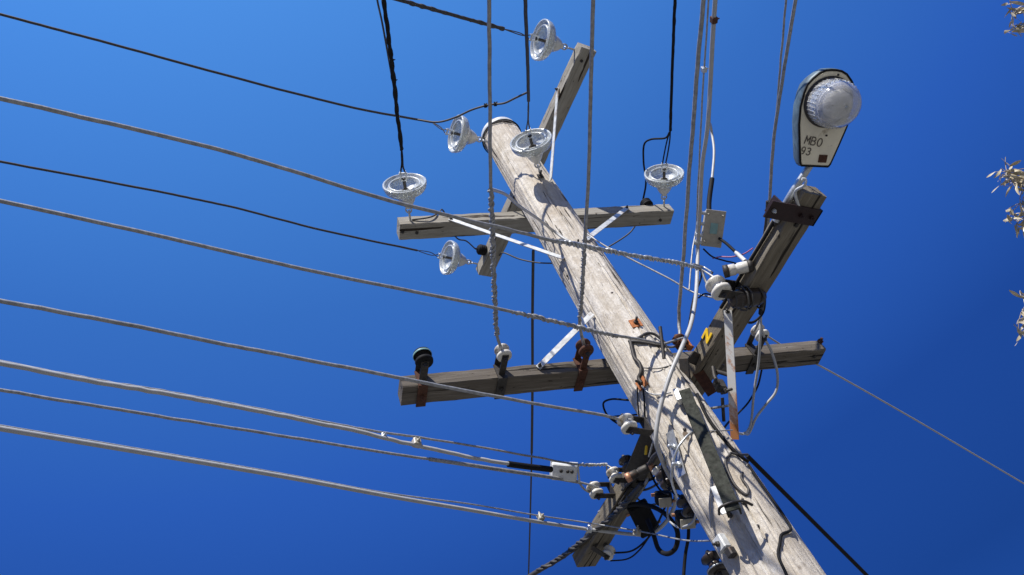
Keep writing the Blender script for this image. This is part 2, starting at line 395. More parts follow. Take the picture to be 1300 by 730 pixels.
# end holes with dark nuts on arm faces
def pbolt(p, n, name='bolt', mat=M_IRON, r=.015, washer=0, wm=None, stud=.02):
    mb = MB()
    n = unit(n)
    o = mb.bolt(np.asarray(p)+n*(.008 if washer else 0), n, r, .012, stud).build(name, mat, pole)
    if washer:
        u = unit(np.cross(n, (0, 0, 1.)) if abs(n[2]) < .9 else (1, 0, 0)); q = np.cross(n, u)
        MB().box(np.asarray(p)+n*.004, u, q, n, washer, washer, .004).build('washer_plate', wm or M_RUST, pole)
    return o
DN = (0, 0, -1.)
for k, x, y in (('XU', 511, 294), ('XU', 529, 295), ('XU', 838, 279), ('YU', 738, 77), ('YU', 628, 335), ('XL', 1033, 452), ('YL', 1010, 285)):
    pbolt(under(k, x, y), DN, r=.012, stud=.004)
pbolt(side('XL', 1041, 434), -arm('XL')['n'], 'bolt', M_RUST, .02)
# braces
nX = arm('XU')['n']; nY = arm('YU')['n']; nXL = arm('XL')['n']; nYL = arm('YL')['n']
def brace(a, b, nrm, mat=M_WHITE, wd=.032, th=.006, label=None, ends=True):
    mb = MB().bar(a, b, wd, th, nrm)
    o = mb.build('brace', mat, pole)
    if label: o['label'] = label
    if ends:
        e = MB(); e.bolt(np.asarray(a)-unit(np.asarray(b)-a)*-.012+unit(nrm)*th/2, nrm, .012, .009, .012).build('bolt', M_IRON, pole)
    return o
a = side('XU', 571, 278, .006); brace(a, polehit(716, 328, .012), -nX, wd=.036)
a = side('XU', 796, 264, .006); brace(a, polehit(744, 304, .012), -nX, wd=.036)
a = side('YU', 708, 112, .008); brace(a, polehit(699, 229, .012), nY, wd=.034)
a = side('XL', 683, 467, .010); brace(a, polehit(752, 398, .012), -nXL, wd=.034)
a = side('YL', 924, 394, .012); brace(a, PD(933, 558, 3.95), (-.5, -.8, .1), M_RUSTG, .042, .008, 'rust streaked strut from the lower steep crossarm to the pole')
# rusty through bolts on the pole face
for x, y, mt, s_ in ((807, 411, M_RUSTO, .032), (815, 487, M_RUSTO, .03), (686, 224, M_IRON, .022), (735, 312, M_IRON, .018), (703, 306, M_IRON, .014)):
    p = polehit(x, y); pbolt(p, (p[0], p[1], 0), 'bolt', M_IRON, .014, s_, mt, .03)
for x, y in ((630, 205), (672, 255), (869, 545), (777, 372), (962, 668), (720, 350)):
    p = polehit(x, y); MB().lathe([(0, .004), (.008, .003), (.009, -.006)], p, (p[0], p[1], 0), 10).build('nail_head', M_IRON, pole)
pa, pb = polehit(850, 548, .02), polehit(866, 604, .025)
MB().bar(pa, pb, .05, .006, ((pa+pb)[0], (pa+pb)[1], 0)).build('side_bracket', M_GALV, pole)
for x, y in ((856, 568), (862, 590)): q = polehit(x, y, .03); pbolt(q, (q[0], q[1], 0), 'bolt', M_GALV, .016, 0, None, .03)
# long cable guard on the pole, its dark lower part stands for a shadow band
g0 = polehit(869, 497, .045); g1 = polehit(932, 650, .14); gn = unit(np.array([*(g0+g1)[:2], 0]))  # lower end lifted off the pole so its shadow falls further down
gx = unit(g1-g0); gn = unit(gn-gx*(gn@gx)); gy = np.cross(gn, gx); gL = np.linalg.norm(g1-g0)/2; gc = (g0+g1)/2
gd = MB(); gd.box(gc+gn*.012, gx, gy, gn, gL, .025, .004); 
for s in (-1, 1): gd.box(gc+gy*s*.027-gn*.006, gx, gy, gn, gL, .0035, .022)
gd.build('cable_guard', M_GUARD, pole)
MB().bar(gc-gy*.040+gx*(gL*.55)-gn*.02, gc-gy*.040+gx*(gL*.95)-gn*.02, .026, .004, gn).build('guard_flange', M_WHITE, pole)
e_ = gc+gx*gL*.92
strap = [e_-gy*.06-gn*.03, e_-gy*.05+gn*.012, e_+gn*.026, e_+gy*.05+gn*.014, e_+gy*.085-gn*.03]
MB().tube(smooth(strap, 6), .006, 8).build('guard_strap', M_IRON, pole)
p = polehit(927, 655); pbolt(p, gn, 'bolt', M_IRON, .012); p = polehit(944, 639); pbolt(p, gn, 'bolt', M_IRON, .012)
MB().box(gc-gx*(gL-.02)-gy*.04+gn*.0, gx, gy, gn, .04, .012, .02).build('guard_bracket', M_GALV, pole)
# dark red bracket clamped round the lamp end of the lower steep arm
A = arm('YL'); pc = under('YL', 1005, 270); tt = (pc-A['o'])@A['d']; c0 = A['o']+A['d']*tt
mb = MB(); hh = A['h']/2; hb = A['b']/2
mb.box(c0+A['n']*.075-np.array([0, 0, hh+.006]), A['d'], A['n'], (0, 0, 1.), .045, hb+.085, .005)
mb.box(c0-A['n']*(hb+.006), A['d'], A['n'], (0, 0, 1.), .045, .005, hh+.011)
mb.box(c0+A['n']*(hb+.10)-np.array([0, 0, hh-.03]), A['d'], A['n'], (0, 0, 1.), .045, .004, .034)
o = mb.build('clamp_bracket', M_DRED, pole)
MB().bolt(c0+A['n']*(hb+.13)-np.array([0, 0, hh+.012]), DN, .011, .01, .01).build('bolt', M_GALV, pole)
for q in (-.03, .04): MB().bolt(c0-A['n']*q-np.array([0, 0, hh+.012]), DN, .012, .01, .012).build('bolt', M_DRED, pole)
# rusty bent plates and dark steel where the lower arms meet the pole
mb = MB()
p0 = PD(876, 452, 4.2); p1 = PD(915, 470, 4.3); mb.bar(p0, p1, .07, .01, (-.3, -.3, -1))
mb.bar(PD(868, 455, 4.15), PD(872, 520, 4.12), .05, .01, (-.6, -.8, 0)); mb.build('gusset_plate', M_IRON, pole)
MB().bar(PD(885, 470, 4.25), PD(905, 500, 4.2), .06, .012, (-.3, -.5, -.6)).build('gusset_plate', M_RUST, pole)
MB().bar(PD(806, 604, 4.5), PD(836, 535, 4.15), .125, .012, (-.5, -.3, -.8)).build('stay_plate', M_IRON, pole)
# rusted stub and threaded rods around the lower joint
for a_, b_, r_, mm in (((843, 455, 4.0), (838, 415, 4.1), .01, M_IRON), ((905, 470, 4.2), (932, 478, 4.0), .012, M_IRON), ((893, 520, 4.2), (925, 515, 4.0), .007, M_GALV), ((917, 505, 4.05), (919, 535, 4.05), .009, M_IRON)):
    MB().tube([PD(*a_), PD(*b_)], r_, 8).build('threaded_rod', mm, pole)

# ------------------------------------------------------------------ disc insulators
def make_disc():
    root = thing('disc_insulator', None, 'insulator', 'glass disc insulators holding the high wires')
    hk = MB(); th = np.linspace(-2.4, 2.4, 14)
    hk.tube([(0, 0, -.01), (0, 0, .05)], .008, 8)
    hk.tube([(.016*math.sin(a), 0, .066-.016*math.cos(a)) for a in np.linspace(0, 2*math.pi, 16)], .006, 6, False)
    hk.tube([(0, .02*math.sin(a), .088-.024*math.cos(a)) for a in np.linspace(0, 2*math.pi, 18)], .006, 6, False)
    hk.build('hook', M_GALV, root)
    MB().lathe([(0, .100), (.016, .100), (.022, .108), (.024, .120), (.036, .128), (.046, .145), (.056, .165), (.066, .190), (.070, .205), (.03, .208)], seg=32).build('cap', M_CAP, root)
    # glass shell: bell outer profile, then ribs inside
    out = [(.066, .188), (.074, .204), (.092, .218), (.118, .228), (.136, .240), (.146, .256), (.151, .272), (.154, .292), (.153, .300), (.146, .303), (.139, .300),
           (.134, .284), (.124, .272), (.117, .272), (.115, .292), (.108, .297), (.100, .292), (.097, .266), (.085, .252), (.070, .246), (.056, .238), (.040, .232), (.03, .232)]
    MB().lathe(out, seg=44).build('glass_shell', M_GLASS, root)
    pn = MB().lathe([(.028, .225), (.028, .245), (.016, .25), (.011, .26), (.011, .32), (.016, .325), (.016, .335), (0, .336)], seg=16)
    pn.build('pin', M_RUST if False else M_IRON, root)
    cl = MB()
    for s in (-1, 1): cl.box((0, s*.018, .35), (1, 0, 0), (0, 1, 0), (0, 0, 1), .013, .0035, .036)
    cl.tube([(0, -.028, .372), (0, .028, .372)], .007, 8); cl.box((0, 0, .325), (1, 0, 0), (0, 1, 0), (0, 0, 1), .014, .02, .006)
    cl.build('clevis', M_COPPER if False else M_GALV, root)
    return root
disc0 = make_disc(); used = [0]
DL = .385
def place_disc(P, ax, label):
    o = disc0 if not used[0] else copy_tree(disc0); used[0] = 1
    o.matrix_world = frameM(P, z=ax, x=(.3, .2, 1)); o['label'] = label
    return np.asarray(P)+unit(ax)*DL
HV = {}
def hv(key, P, az, px, label, droop=0.):
    ax = unit(azdir(az)+np.array([0, 0, droop])); HV[key] = (P, az, ax, place_disc(P, ax, label))
hv('A', side('YU', 729, 63), 193.5, (645, 38), 'glass disc insulator hanging from the top end of the upper steep crossarm')
hv('B', polehit(621, 180), 195, (545, 155), 'glass disc insulator on the left side of the pole top')
hv('C', side('YU', 606, 335), 198, (530, 318), 'glass disc insulator at the bottom end of the upper steep crossarm')
hv('D', side('XU', 521, 280), 260, (508, 165), 'glass disc insulator standing over the left end of the upper level crossarm', .09)
hv('E', polehit(686, 222), 248., (670, 118), 'glass disc insulator in front of the pole face just under its white cap', .05)
hv('F', side('XU', 843, 262), 257, (850, 160), 'glass disc insulator over the right end of the upper level crossarm', .08)

# ------------------------------------------------------------------ wires
def rpx(px, dep): return px/2*dep/FPX
def ext(pts, az, far=45., sl=None):
    P = pts[-1]; d = azdir(az); 
    q = pts[-2] if len(pts) > 1 else pts[0]; s0 = ((P-q)[2])/max(np.linalg.norm((P-q)[:2]), 1e-3)
    s0 = sl if sl is not None else max(min(s0, .12), -.12); out = []
    for L in (.6, 1.5, 3, 6, 12, 24, far): out.append(P+d*L+np.array([0, 0, s0*L*math.exp(-L/12)+.0009*L*L-.01*L]))
    return out
def wire(name, label, P, az, px, r, mat, group=None, cat='wire', seg=8, n=8, pre=()):
    pts = list(pre)+[np.asarray(P)]+vpl(P, az, px) if P is not None else vpl(px)
    sm_ = smooth(pts, n+4); kk = rng.normal(0, 1, (len(sm_), 3)); kk = (kk+np.roll(kk, 1, 0)+np.roll(kk, -1, 0))/3; kk[:2] = 0; kk[-2:] = 0
    path = [q+d_*.0013 for q, d_ in zip(sm_, kk)]+ext([np.asarray(q) for q in pts], az)
    o = MB().tube(path, r, seg).build(name, mat); tag(o, label, cat, group)
    return o, smooth(pts, n)
def loopwire(pts, r, mat, label, name='jumper_wire', group=None, cat='wire', n=8):
    path = smooth(pts, n); o = MB().tube(path, r, 8).build(name, mat); tag(o, label, cat, group); return o, path
def cut(path, x0=None, y0=None, x1=None, y1=None, key=0):
    # portion of a path whose image coordinate lies between two values
    out = []
    for p in path:
        q = proj(p)[key]
        if (x0 <= q <= x1): out.append(p)
    return out
def clamp(par, path, x, key=0, size=.02, mat=M_GALV, name='clip'):
    i = min(range(len(path)), key=lambda j: abs(proj(path[j])[key]-x)); p = np.asarray(path[i])
    j = min(i+1, len(path)-1); k = max(j-1, 0); t = unit(np.asarray(path[j])-path[k]); u = unit(np.cross(t, (0, 0, 1.))); v_ = np.cross(u, t)
    mb = MB().box(p, t, u, v_, size*.8, size*.7, size*.8, .2); mb.bolt(p+v_*size*.8, v_, size*.4, size*.4, size*.5); mb.bolt(p-u*size*.7, -u, size*.35, size*.3, size*.4)
    mb.build(name, mat, par)
G1 = 'high wires leaving to the left'; G2 = 'lower service wires leaving to the left'; G3 = 'wires rising out of the top of the picture'
def legs(par, key, end, sp=.02, r=.004, mat=M_ALU):
    P, az, ax, tip = HV[key]; u = unit(np.cross(ax, (0, 0, 1.))); v_ = np.cross(u, ax); mb = MB()
    for s in (-1, 1): mb.tube(smooth([tip+u*s*.014, tip+(end-tip)*.3+v_*s*sp, tip+(end-tip)*.75+v_*s*sp*.7, end], 6), r, 6)
    mb.build('dead_end_loop', mat, par)
def hvwire(key, first, px, r, mat, label, group, sp=.02, lr=.004):
    P, az, ax, tip = HV[key]; st = vpl(P, az, [first])[0]
    o, path = wire('power_line', label, st, az, px, r, mat, group)
    legs(o, key, st, sp, lr, mat); return o, path
w1, p1_ = hvwire('A', (640, 37), [(600, 26), (550, 12), (507, 0)], .013, M_COND, 'thick dark wire reaching the insulator highest in the picture', G1)
MB().helix(cut(p1_, 505, None, 640, None), .009, .007, 5, 2).build('wire_grip', M_COND, w1)
w2, p2_ = hvwire('B', (548, 155), [(450, 137), (300, 99), (150, 58), (0, 18)], .0095, M_COND, 'topmost long wire at the left edge, ending beside the pole top', G1)
w3, p3_ = hvwire('C', (530, 318), [(400, 290), (300, 264), (200, 243), (0, 205)], .009, M_COND, 'third long wire at the left edge, ending low on the upper steep crossarm', G1)
wD, pD_ = hvwire('D', (510, 190), [(505, 150), (499, 95), (493, 45), (487, 0)], .011, M_BLACK, 'thick black twisted wire rising from the left end of the upper level crossarm', G3, .025, .006)
MB().helix(pD_, .007, .009, 5, 2).build('wire_grip', M_BLACK, wD)
clamp(wD, pD_, 78, 1, .016, M_BLACK); clamp(wD, pD_, 100, 1, .016, M_BLACK)
wE, pE_ = hvwire('E', (671, 128), [(670, 80), (667, 0)], .011, M_COND, 'dark wire rising from the insulator in front of the pole top', G3, .008, .005)
wF, pF_ = hvwire('F', (851, 166), [(853, 100), (857, 0)], .011, M_BLACK, 'dark wire rising from the right end of the upper level crossarm', G3, .025, .006)
MB().helix(pF_, .005, .007, 4, 2).build('wire_grip', M_BLACK, wF)
# the tail beside the black twisted wire
loopwire([pD_[12], *vpl(HV['D'][0], 260, [(485, 28), (479, 0), (476, -30)])], .006, M_COND, 'thin loose tail curling off the black twisted wire at the top edge')
# jumper from E wire to B wire
je = vpl(HV['E'][0], 258.5, [(670, 117)])[0]; jb = vpl(HV['B'][0], 195, [(530, 152)])[0]; d0, d1 = proj(je)[2], proj(jb)[2]
def lin(a, b, pts):
    n = len(pts); return [PD(x, y, a+(b-a)*(i+1)/(n+1)) for i, (x, y) in enumerate(pts)]
o, pj = loopwire([je, *lin(d0, d1, [(655, 124), (640, 131), (622, 133), (600, 139), (578, 149), (556, 155)]), jb], .0075, M_COND, 'dark jumper wire sagging from the wire over the pole top down to the left')
clamp(o, pj, 617, 0, .016, M_BLACK); clamp(o, pj, 628, 0, .016, M_BLACK)

# lower (service) wires to the left, ending in shackle insulators
disc_g = 'white shackle insulators on the lower arms'
def shackle(P, out, label, L=.12, kind='white', tilt=None, group=disc_g, sc=1., strap=M_IRON, up=(0, 0, 1.), gap=.035):
    o = thing('shackle_insulator', label, 'insulator', group, frameM(P, x=out, z=None, y=np.cross(up, unit(out))))
    body = {'white': M_PORC, 'brown': M_BROWN, 'black': M_BLACK, 'rust': M_RUST}[kind]
    z = gap*sc; st = MB()
    for s in (-1, 1): st.box((L/2, 0, s*(z+.004)), (1, 0, 0), (0, 1, 0), (0, 0, 1), L/2+.018, .017*sc, .0035)
    st.box((-.0, 0, 0), (1, 0, 0), (0, 1, 0), (0, 0, 1), .004, .02*sc, z+.007)
    st.build('bracket', strap, o)
    sp = MB().lathe([(.010, -z), (.030*sc, -z), (.038*sc, -z*.85), (.040*sc, -z*.55), (.026*sc, -z*.3), (.021*sc, 0), (.026*sc, z*.3), (.040*sc, z*.55), (.038*sc, z*.85), (.030*sc, z), (.010, z)], (L, 0, 0), seg=28)
    sp.build('spool', body, o)
    MB().tube([(L, 0, -z-.03), (L, 0, z+.026)], .008, 10).bolt((L, 0, z+.007), (0, 0, 1), .014, .012, 0).bolt((L, 0, -z-.007), (0, 0, -1), .014, .012, 0).build('pin', M_IRON, o)
    return o, np.asarray(P)+unit(out)*L
def tied(par, tip, st, r, mat, out):
    # wire eye round the spool groove
    d = unit(st-tip); u = unit(np.cross((0, 0, 1.), d)); R = .03
    pts = [st]+[tip+u*R*math.cos(a)*1.0-d*R*math.sin(a) for a in np.linspace(0, math.pi, 9)]+[tip-u*R+(st-tip)*.5, st]
    MB().tube(smooth(pts, 3), r, 6).build('wire_eye', mat, par)
oL = nYL+np.array([0, 0, 0.])
def lv(P, out, lab, wlab, az, first, px, r, mat, L=.12, kind='white', **k):
    o, tip = shackle(P, out, lab, L, kind, **k); st = vpl(tip, az, [first])[0]
    wo_, path = wire('service_wire', wlab, st, az, px, r, mat, G2)
    tied(wo_, tip, st, min(r, .007), mat, out); return wo_, path, tip
# W4 ends on the arm under the lamp
w4, p4, t4 = lv(side('YL', 941, 369), oL, 'big white twin-rimmed shackle insulator nearest the lamp, holding a wire wrapped in spiral grip', 'second long wire from the top at the left edge, crossing the pole',
    198, (890, 341), [(860, 334), (800, 324), (740, 312), (700, 305), (640, 290), (500, 256), (300, 196), (150, 159), (0, 125)], .0084, M_ALU, .15, sc=1.35)
MB().helix(cut(p4, 705, None, 885, None), .009, .0042, 15, 3).build('wire_grip', M_GALV, w4)
w5, p5, t5 = lv(PD(872, 436, 4.38), (-1, -.35, 0), 'rusty red and orange shackle insulator against the right edge of the pole', 'fourth long wire from the top at the left edge, running to the rusty insulator',
    199.5, (842, 437), [(800, 429), (760, 422), (720, 412), (600, 385), (400, 345), (200, 299), (0, 255)], .0082, M_ALU, .05, 'rust', strap=M_RUSTO)
MB().helix(cut(p5, 650, None, 790, None), .009, .005, 9, 2).build('wire_grip', M_ALU, w5)
w6, p6, t6 = lv(PD(820, 541, 3.9), (-.9, -.3, 0), 'white shackle insulator poking out past the left edge of the pole', 'fifth long wire from the top at the left edge, ending beside the pole',
    202, (790, 533), [(760, 526), (700, 516), (600, 498), (450, 468), (300, 440), (150, 410), (0, 382)], .0078, M_ALU, .12, sc=1.1)
w8, p8, t8 = lv(side('YL', 776, 622), oL, 'white shackle insulator lowest left of the close pair on the lower steep crossarm', 'seventh thin wire from the top at the left edge, with a grey sleeve',
    204, (735, 612), [(700, 606), (640, 597), (560, 585), (500, 576.5), (371.6, 555.7), (250, 536), (131.6, 517), (0, 495)], .0075, M_ALU, .12, sc=1.15)
MB().tube(cut(p8, 545, None, 735, None), .0115, 8).build('grey_sleeve', M_ALU, w8)
# W7: pair, one thick light and one thin; ends on upper one of the pair
o7, t7 = shackle(side('YL', 801, 603), oL, 'white shackle insulator upper right of the close pair on the lower steep crossarm', .12, sc=1.05)
st = vpl(t7, 203.5, [(770, 590)])[0]
w7, p7 = wire('service_wire', 'thin bare wire running just above the light cable with the black sleeve', st, 203.5, [(735, 590), (700, 584), (600, 566), (530, 555), (480, 548), (448, 542.5), (393.5, 532), (328, 519), (260, 506), (197, 494.6), (142, 485.8), (72, 472.8), (0, 458.4)], .006, M_ALU, G2)
tied(w7, t7, st, .005, M_ALU, None)
MB().helix(cut(p7, 735, None, 770, None), .006, .005, 6, 2).build('wire_grip', M_WHITE, w7)
Pb = vpl(t7, 203.5, [(700, 596)])[0]
o, p7b = wire('service_cable', 'light grey cable with a black sleeve just left of the white box', Pb, 203.5, [(645, 589), (600, 581), (540, 568), (500, 559), (448, 546), (393.5, 535), (328, 521.7), (260, 508.7), (197, 497.3), (142, 488.5), (72, 475.5), (0, 461)], .0105, M_LITE, G2, 'cable')
MB().tube(cut(p7b, 642, None, 705, None), .017, 10).build('black_sleeve', M_BLACK, o)
clamp(o, [q+(0, 0, .012) for q in p7b], 490, 0, .016, M_GALV); clamp(o, [q+(0, 0, .018) for q in p7b], 527, 0, .026, M_BOX)
# W9: bottom light cable, curling up the pole; its thin companion
Pc_ = PD(748, 672, 4.92)
w9path_left = vpl(Pc_, 207, [(680, 662), (600, 648), (500, 631), (371.6, 607), (250, 586), (131.6, 566), (0, 544)])
up4 = vpl(PD(886, 312, 4.7), 254.5, [(888.5, 268), (891.5, 210), (898.4, 160), (905, 44), (908, 0)])
climb = [PD(*q) for q in ((800, 678, 4.85), (825, 678, 4.7), (845, 663, 4.55), (857, 638, 4.35), (853, 612, 4.1), (842, 588, 3.9), (833, 560, 3.82), (836, 528, 3.85), (850, 478, 3.93), (866, 440, 4.05), (877, 412, 4.2), (883.5, 375, 4.4), (885.5, 335, 4.6), (886, 312, 4.7))]
core = smooth(list(reversed(w9path_left))+[Pc_]+climb+up4, 10)
full = list(reversed(ext([Pc_]+w9path_left, 207)))+core+ext([climb[-1]]+up4, 254.5)
o9 = MB().tube(full, .0115, 10).build('service_cable', M_LITE); tag(o9, 'thick light grey cable sweeping in at bottom left, looping and climbing the pole', 'cable', G2)
th = [q+np.array([0, 0, z_]) for q, z_ in zip(vpl(Pc_, 207, [(680, 662), (600, 648), (540, 638), (480, 627.3), (371.6, 607), (250, 586), (131.6, 566), (0, 544)]), (.05, .045, .03, .017, .0165, .0165, .0165, .0165))]
tail = [PD(918, 686, 3.4), PD(870, 686, 4.0), PD(815, 675, 4.6), PD(748, 664, 4.85)]
tp = smooth(tail+th, 8); o = MB().tube(tp+ext(th, 207), .0045, 6).build('service_wire', M_ALU); tag(o, 'thin bare wire strung along the bottom light grey cable to a clamp on the pole', 'wire', G2)
for x in (690, 808): clamp(o, [q-(0, 0, .012) for q in tp], x, 0, .024, M_BOX)
clamp(o9, core, 750, 0, .022, M_GALV)
# wires going up
def upw(P, az, px, r, mat, label, pre=(), **k): return wire('service_wire', label, P, az, px, r, mat, G3, pre=pre, **k)
sh1, ts1 = shackle(side('XL', 634, 470), -nXL, 'white insulator in a dark bracket, second from left on the lower level crossarm', .13, 'white', strap=M_IRON, group='insulators along the lower level crossarm', sc=1.1)
u1, pu1 = upw(PD(631, 425, proj(ts1)[2]-.12), 261, [(628, 380), (625, 300), (623, 240), (622, 120), (621, 0)], .0085, M_ALU, 'wire rising from the second insulator on the lower level crossarm, spiral wrapped low down', pre=(ts1,))
MB().helix(cut(pu1, 240, None, 425, None, 1), .010, .0055, 14, 3).build('wire_grip', M_ALU, u1)
sh2, ts2 = shackle(side('XL', 736, 463), -nXL, 'rusty dark insulator and bracket on the lower level crossarm just left of the pole', .13, 'rust', strap=M_RUST, group='insulators along the lower level crossarm', sc=1.15)
u2, pu2 = upw(PD(736, 412, proj(ts2)[2]-.1), 260, [(738, 380), (742, 310), (746, 250), (750, 120), (753, 0)], .0095, M_ALU, 'brown grey wire rising in front of the pole from the rusty dark insulator', pre=(ts2,))
MB().helix(cut(pu2, 300, None, 410, None, 1), .009, .005, 12, 2).build('wire_grip', M_ALU, u2)
sh3, ts3 = shackle(side('XL', 534, 479), -nXL, 'empty black insulator with a pale teal band, leftmost on the lower crossarm', .14, 'black', strap=M_IRON, group='insulators along the lower level crossarm', sc=1.25)
MB().lathe([(.050, -.006), (.0525, -.003), (.0525, .003), (.050, .006)], (.14, 0, .02), seg=28).build('band', M_TEAL, sh3)
sh4, ts4 = shackle(side('XL', 955, 444), -nXL, 'white topped insulator in a dark bracket on the right half of the lower level crossarm', .14, 'white', strap=M_IRON, group='insulators along the lower level crossarm', sc=1.2)
# vertical backing straps across arm side and underside for these
for k_, x, y, mm in (('XL', 534, 479, M_RUST), ('XL', 634, 470, M_IRON), ('XL', 736, 463, M_RUST), ('XL', 955, 444, M_IRON)):
    P = side(k_, x, y); A = arm(k_); mb = MB(); h = A['h']/2; c = np.array([P[0], P[1], A['o'][2]])
    mb.box(c-A['n']*.006, A['d'], A['n'], (0, 0, 1.), .027, .005, h+.012); mb.box(c+A['n']*(A['b']/2)-np.array([0, 0, h+.007]), A['d'], A['n'], (0, 0, 1.), .027, A['b']/2+.01, .0045)
    mb.bolt(c+A['n']*(A['b']/2)-np.array([0, 0, h+.012]), DN, .014, .012, .015)
    mb.build('strap_plate', mm, pole)
PU3 = PD(862, 405, 4.42)
u3, pu3 = upw(PU3, 257, [(864, 370), (869, 306), (875, 220), (880, 160), (885, 88), (893, 0)], .010, M_ALU, 'brown grey wire rising just left of the thick light cable right of the pole', pre=(t5,))
P_ = PD(884, 290, 4.75)
o, pp = upw(P_, 255.5, [(885, 268), (890, 158), (893, 99), (899.5, 0)], .005, M_ALU, 'thin bare wire rising between the two thicker ones right of the pole', pre=(PD(875, 368, 4.5), PD(879, 318, 4.65)))
clamp(o, pp, 88, 1, .018, M_GALV); clamp(o9, [q for q in core if proj(q)[1] < 300], 26, 1, .02, M_RUST)
# cable to beige box
Pbx = PD(904, 292, 4.72)
arc = [Pbx]+[PD(x, y, 4.75+(300-y)*.0035) for x, y in ((900, 262), (904.5, 222), (906.5, 190), (903, 165))]+vpl(PD(886, 312, 4.7), 254.5, [(900.5, 145), (902, 115)])
o, pbx = loopwire(arc, .009, M_LITE, 'short cable dropping in a black sleeve to the top of the beige box', 'service_cable', None, 'cable')
MB().tube(cut(pbx, 222, None, 292, None, 1), .0155, 10).build('black_sleeve', M_BLACK, o)
# U5 pair
P5 = PD(966, 400, 4.75); az5 = 254.
u5, pu5 = upw(P5, 254, [(972, 330), (976, 270), (982, 180), (995, 90), (1010, 0)], .0085, M_ALU, 'thicker right hand wire of the pair rising left of the street lamp', pre=(PD(958, 420, 4.8),))
o, _ = upw(PD(975, 270, 4.95), 254, [(983, 180), (990, 90), (998, 0)], .006, M_ALU, 'thin left hand wire of the pair rising left of the street lamp')
# tap wire across the pole
s_ = cut(pu1, 238, None, 246, None, 1)[0]; ds = proj(s_)[2]
o, pt = loopwire([s_, *lin(ds, 5.25, [(642, 247), (660, 262), (686, 280)]), *[PD(x, y, d) for x, y, d in ((704, 294, 5.1), (722, 306, 5.02), (760, 316, 4.95))]], .009, M_LITE, 'pale grey tap wire slanting from the spiral wrapped wire down across the pole')
o, pt = loopwire([polehit(744, 296, .02), *[PD(x, y, d) for x, y, d in ((768, 312, 4.95), (803, 330, 4.85), (850, 354, 4.7), (880, 371, 4.6), (915, 380, 4.4))]], .0055, M_ALU, 'thin bare wire running from the pole past its right edge to the lower steep crossarm')
# jumper with bushings at XU
def bushing(P, label, ax=(0, 0, 1.), s=1.):
    o = thing('bushing', label, 'bushing', 'black bushings on the upper arms', frameM(P, z=ax, x=(1, .2, 0)))
    pf = [(.012, 0), (.042*s, 0), (.046*s, .008)]
    for i in range(3): pf += [(.047*s, .010+i*.018), (.047*s, .020+i*.018), (.038*s, .024+i*.018)]
    pf += [(.04*s, .066), (.03*s, .074), (0, .076)]
    MB().lathe(pf, seg=28).build('ribbed_body', M_BLACK, o)
    MB().tube([(0, 0, .07), (0, 0, .10)], .008, 8).build('stud', M_IRON, o); return o
b1 = topf('XU', 823, 262); bushing(b1, 'black ribbed bushing standing near the right end of the upper level crossarm')
b2 = side('YU', 616, 318, .0); bushing(b2, 'black bushing on the side of the upper steep crossarm near its bottom end', nY)
top1 = b1+np.array([0, 0, .1]); jf = vpl(HV['F'][0], 257, [(850, 168)])[0]
loopwire([jf, *lin(proj(jf)[2], proj(top1)[2], [(845, 175), (826, 177), (818, 183), (817, 205), (820, 232)]), top1], .0075, M_BLACK, 'black jumper curling from the right insulator wire down into the black bushing')
e2 = b2+nY*.1
loopwire([side('XU', 523, 279, .006), side('XU', 545, 276, .02), side('XU', 556, 271, .0), PD(563, 268, 5.95), PD(578, 300, 6.1), PD(592, 306, 6.4), e2], .006, M_COND, 'dark jumper from the left end insulator passing behind the upper level crossarm to the bushing')
loopwire([b2-nY*.12+(0, 0, -.05), *[PD(x, y, d) for x, y, d in ((640, 321, 6.6), (660, 329, 6.5), (690, 334, 6.4), (740, 330, 6.4), (775, 312, 6.45), (800, 295, 6.5), (807, 286, 6.5))], under('XU', 812, 283)], .0065, M_COND, 'dark jumper looping behind the pole between the two black bushings')
# far wire hanging away behind the arms at x=675
A_ = PD(677, 318, 6.55)
fw = smooth([A_, PD(676, 400, 6.9), PD(676, 480, 7.3), PD(675, 575, 7.9), PD(673, 660, 8.6), PD(671, 730, 9.4), PD(669, 800, 10.4)], 8)
o = MB().tube(fw, .0095, 8).build('power_line', M_COND); tag(o, 'long dark wire dropping away behind both crossarms to the bottom edge left of the pole', 'wire')
MB().tube([q for q in fw if proj(q)[1] < 578], .0135, 8).build('dark_sleeve', M_COND, o)

# ------------------------------------------------------------------ boxes
def boxthing(name, P, xd, yd, hx, hy, hz, mat, label, cat='junction box'):
    o = thing(name, label, cat, None, frameM(P, x=xd, y=yd))
    MB().box((0, 0, 0), (1, 0, 0), (0, 1, 0), (0, 0, 1), hx, hy, hz, .25).build('housing', mat, o)
    lid = MB().box((0, 0, hz+.004), (1, 0, 0), (0, 1, 0), (0, 0, 1), hx+.006, hy+.006, .005, .4)
    for s in (-1, 1):
        for u in (-1, 1): lid.bolt((s*hx*.78, u*hy*.8, hz+.009), (0, 0, 1), .007, .006, .004)
    lid.build('lid', mat, o); return o
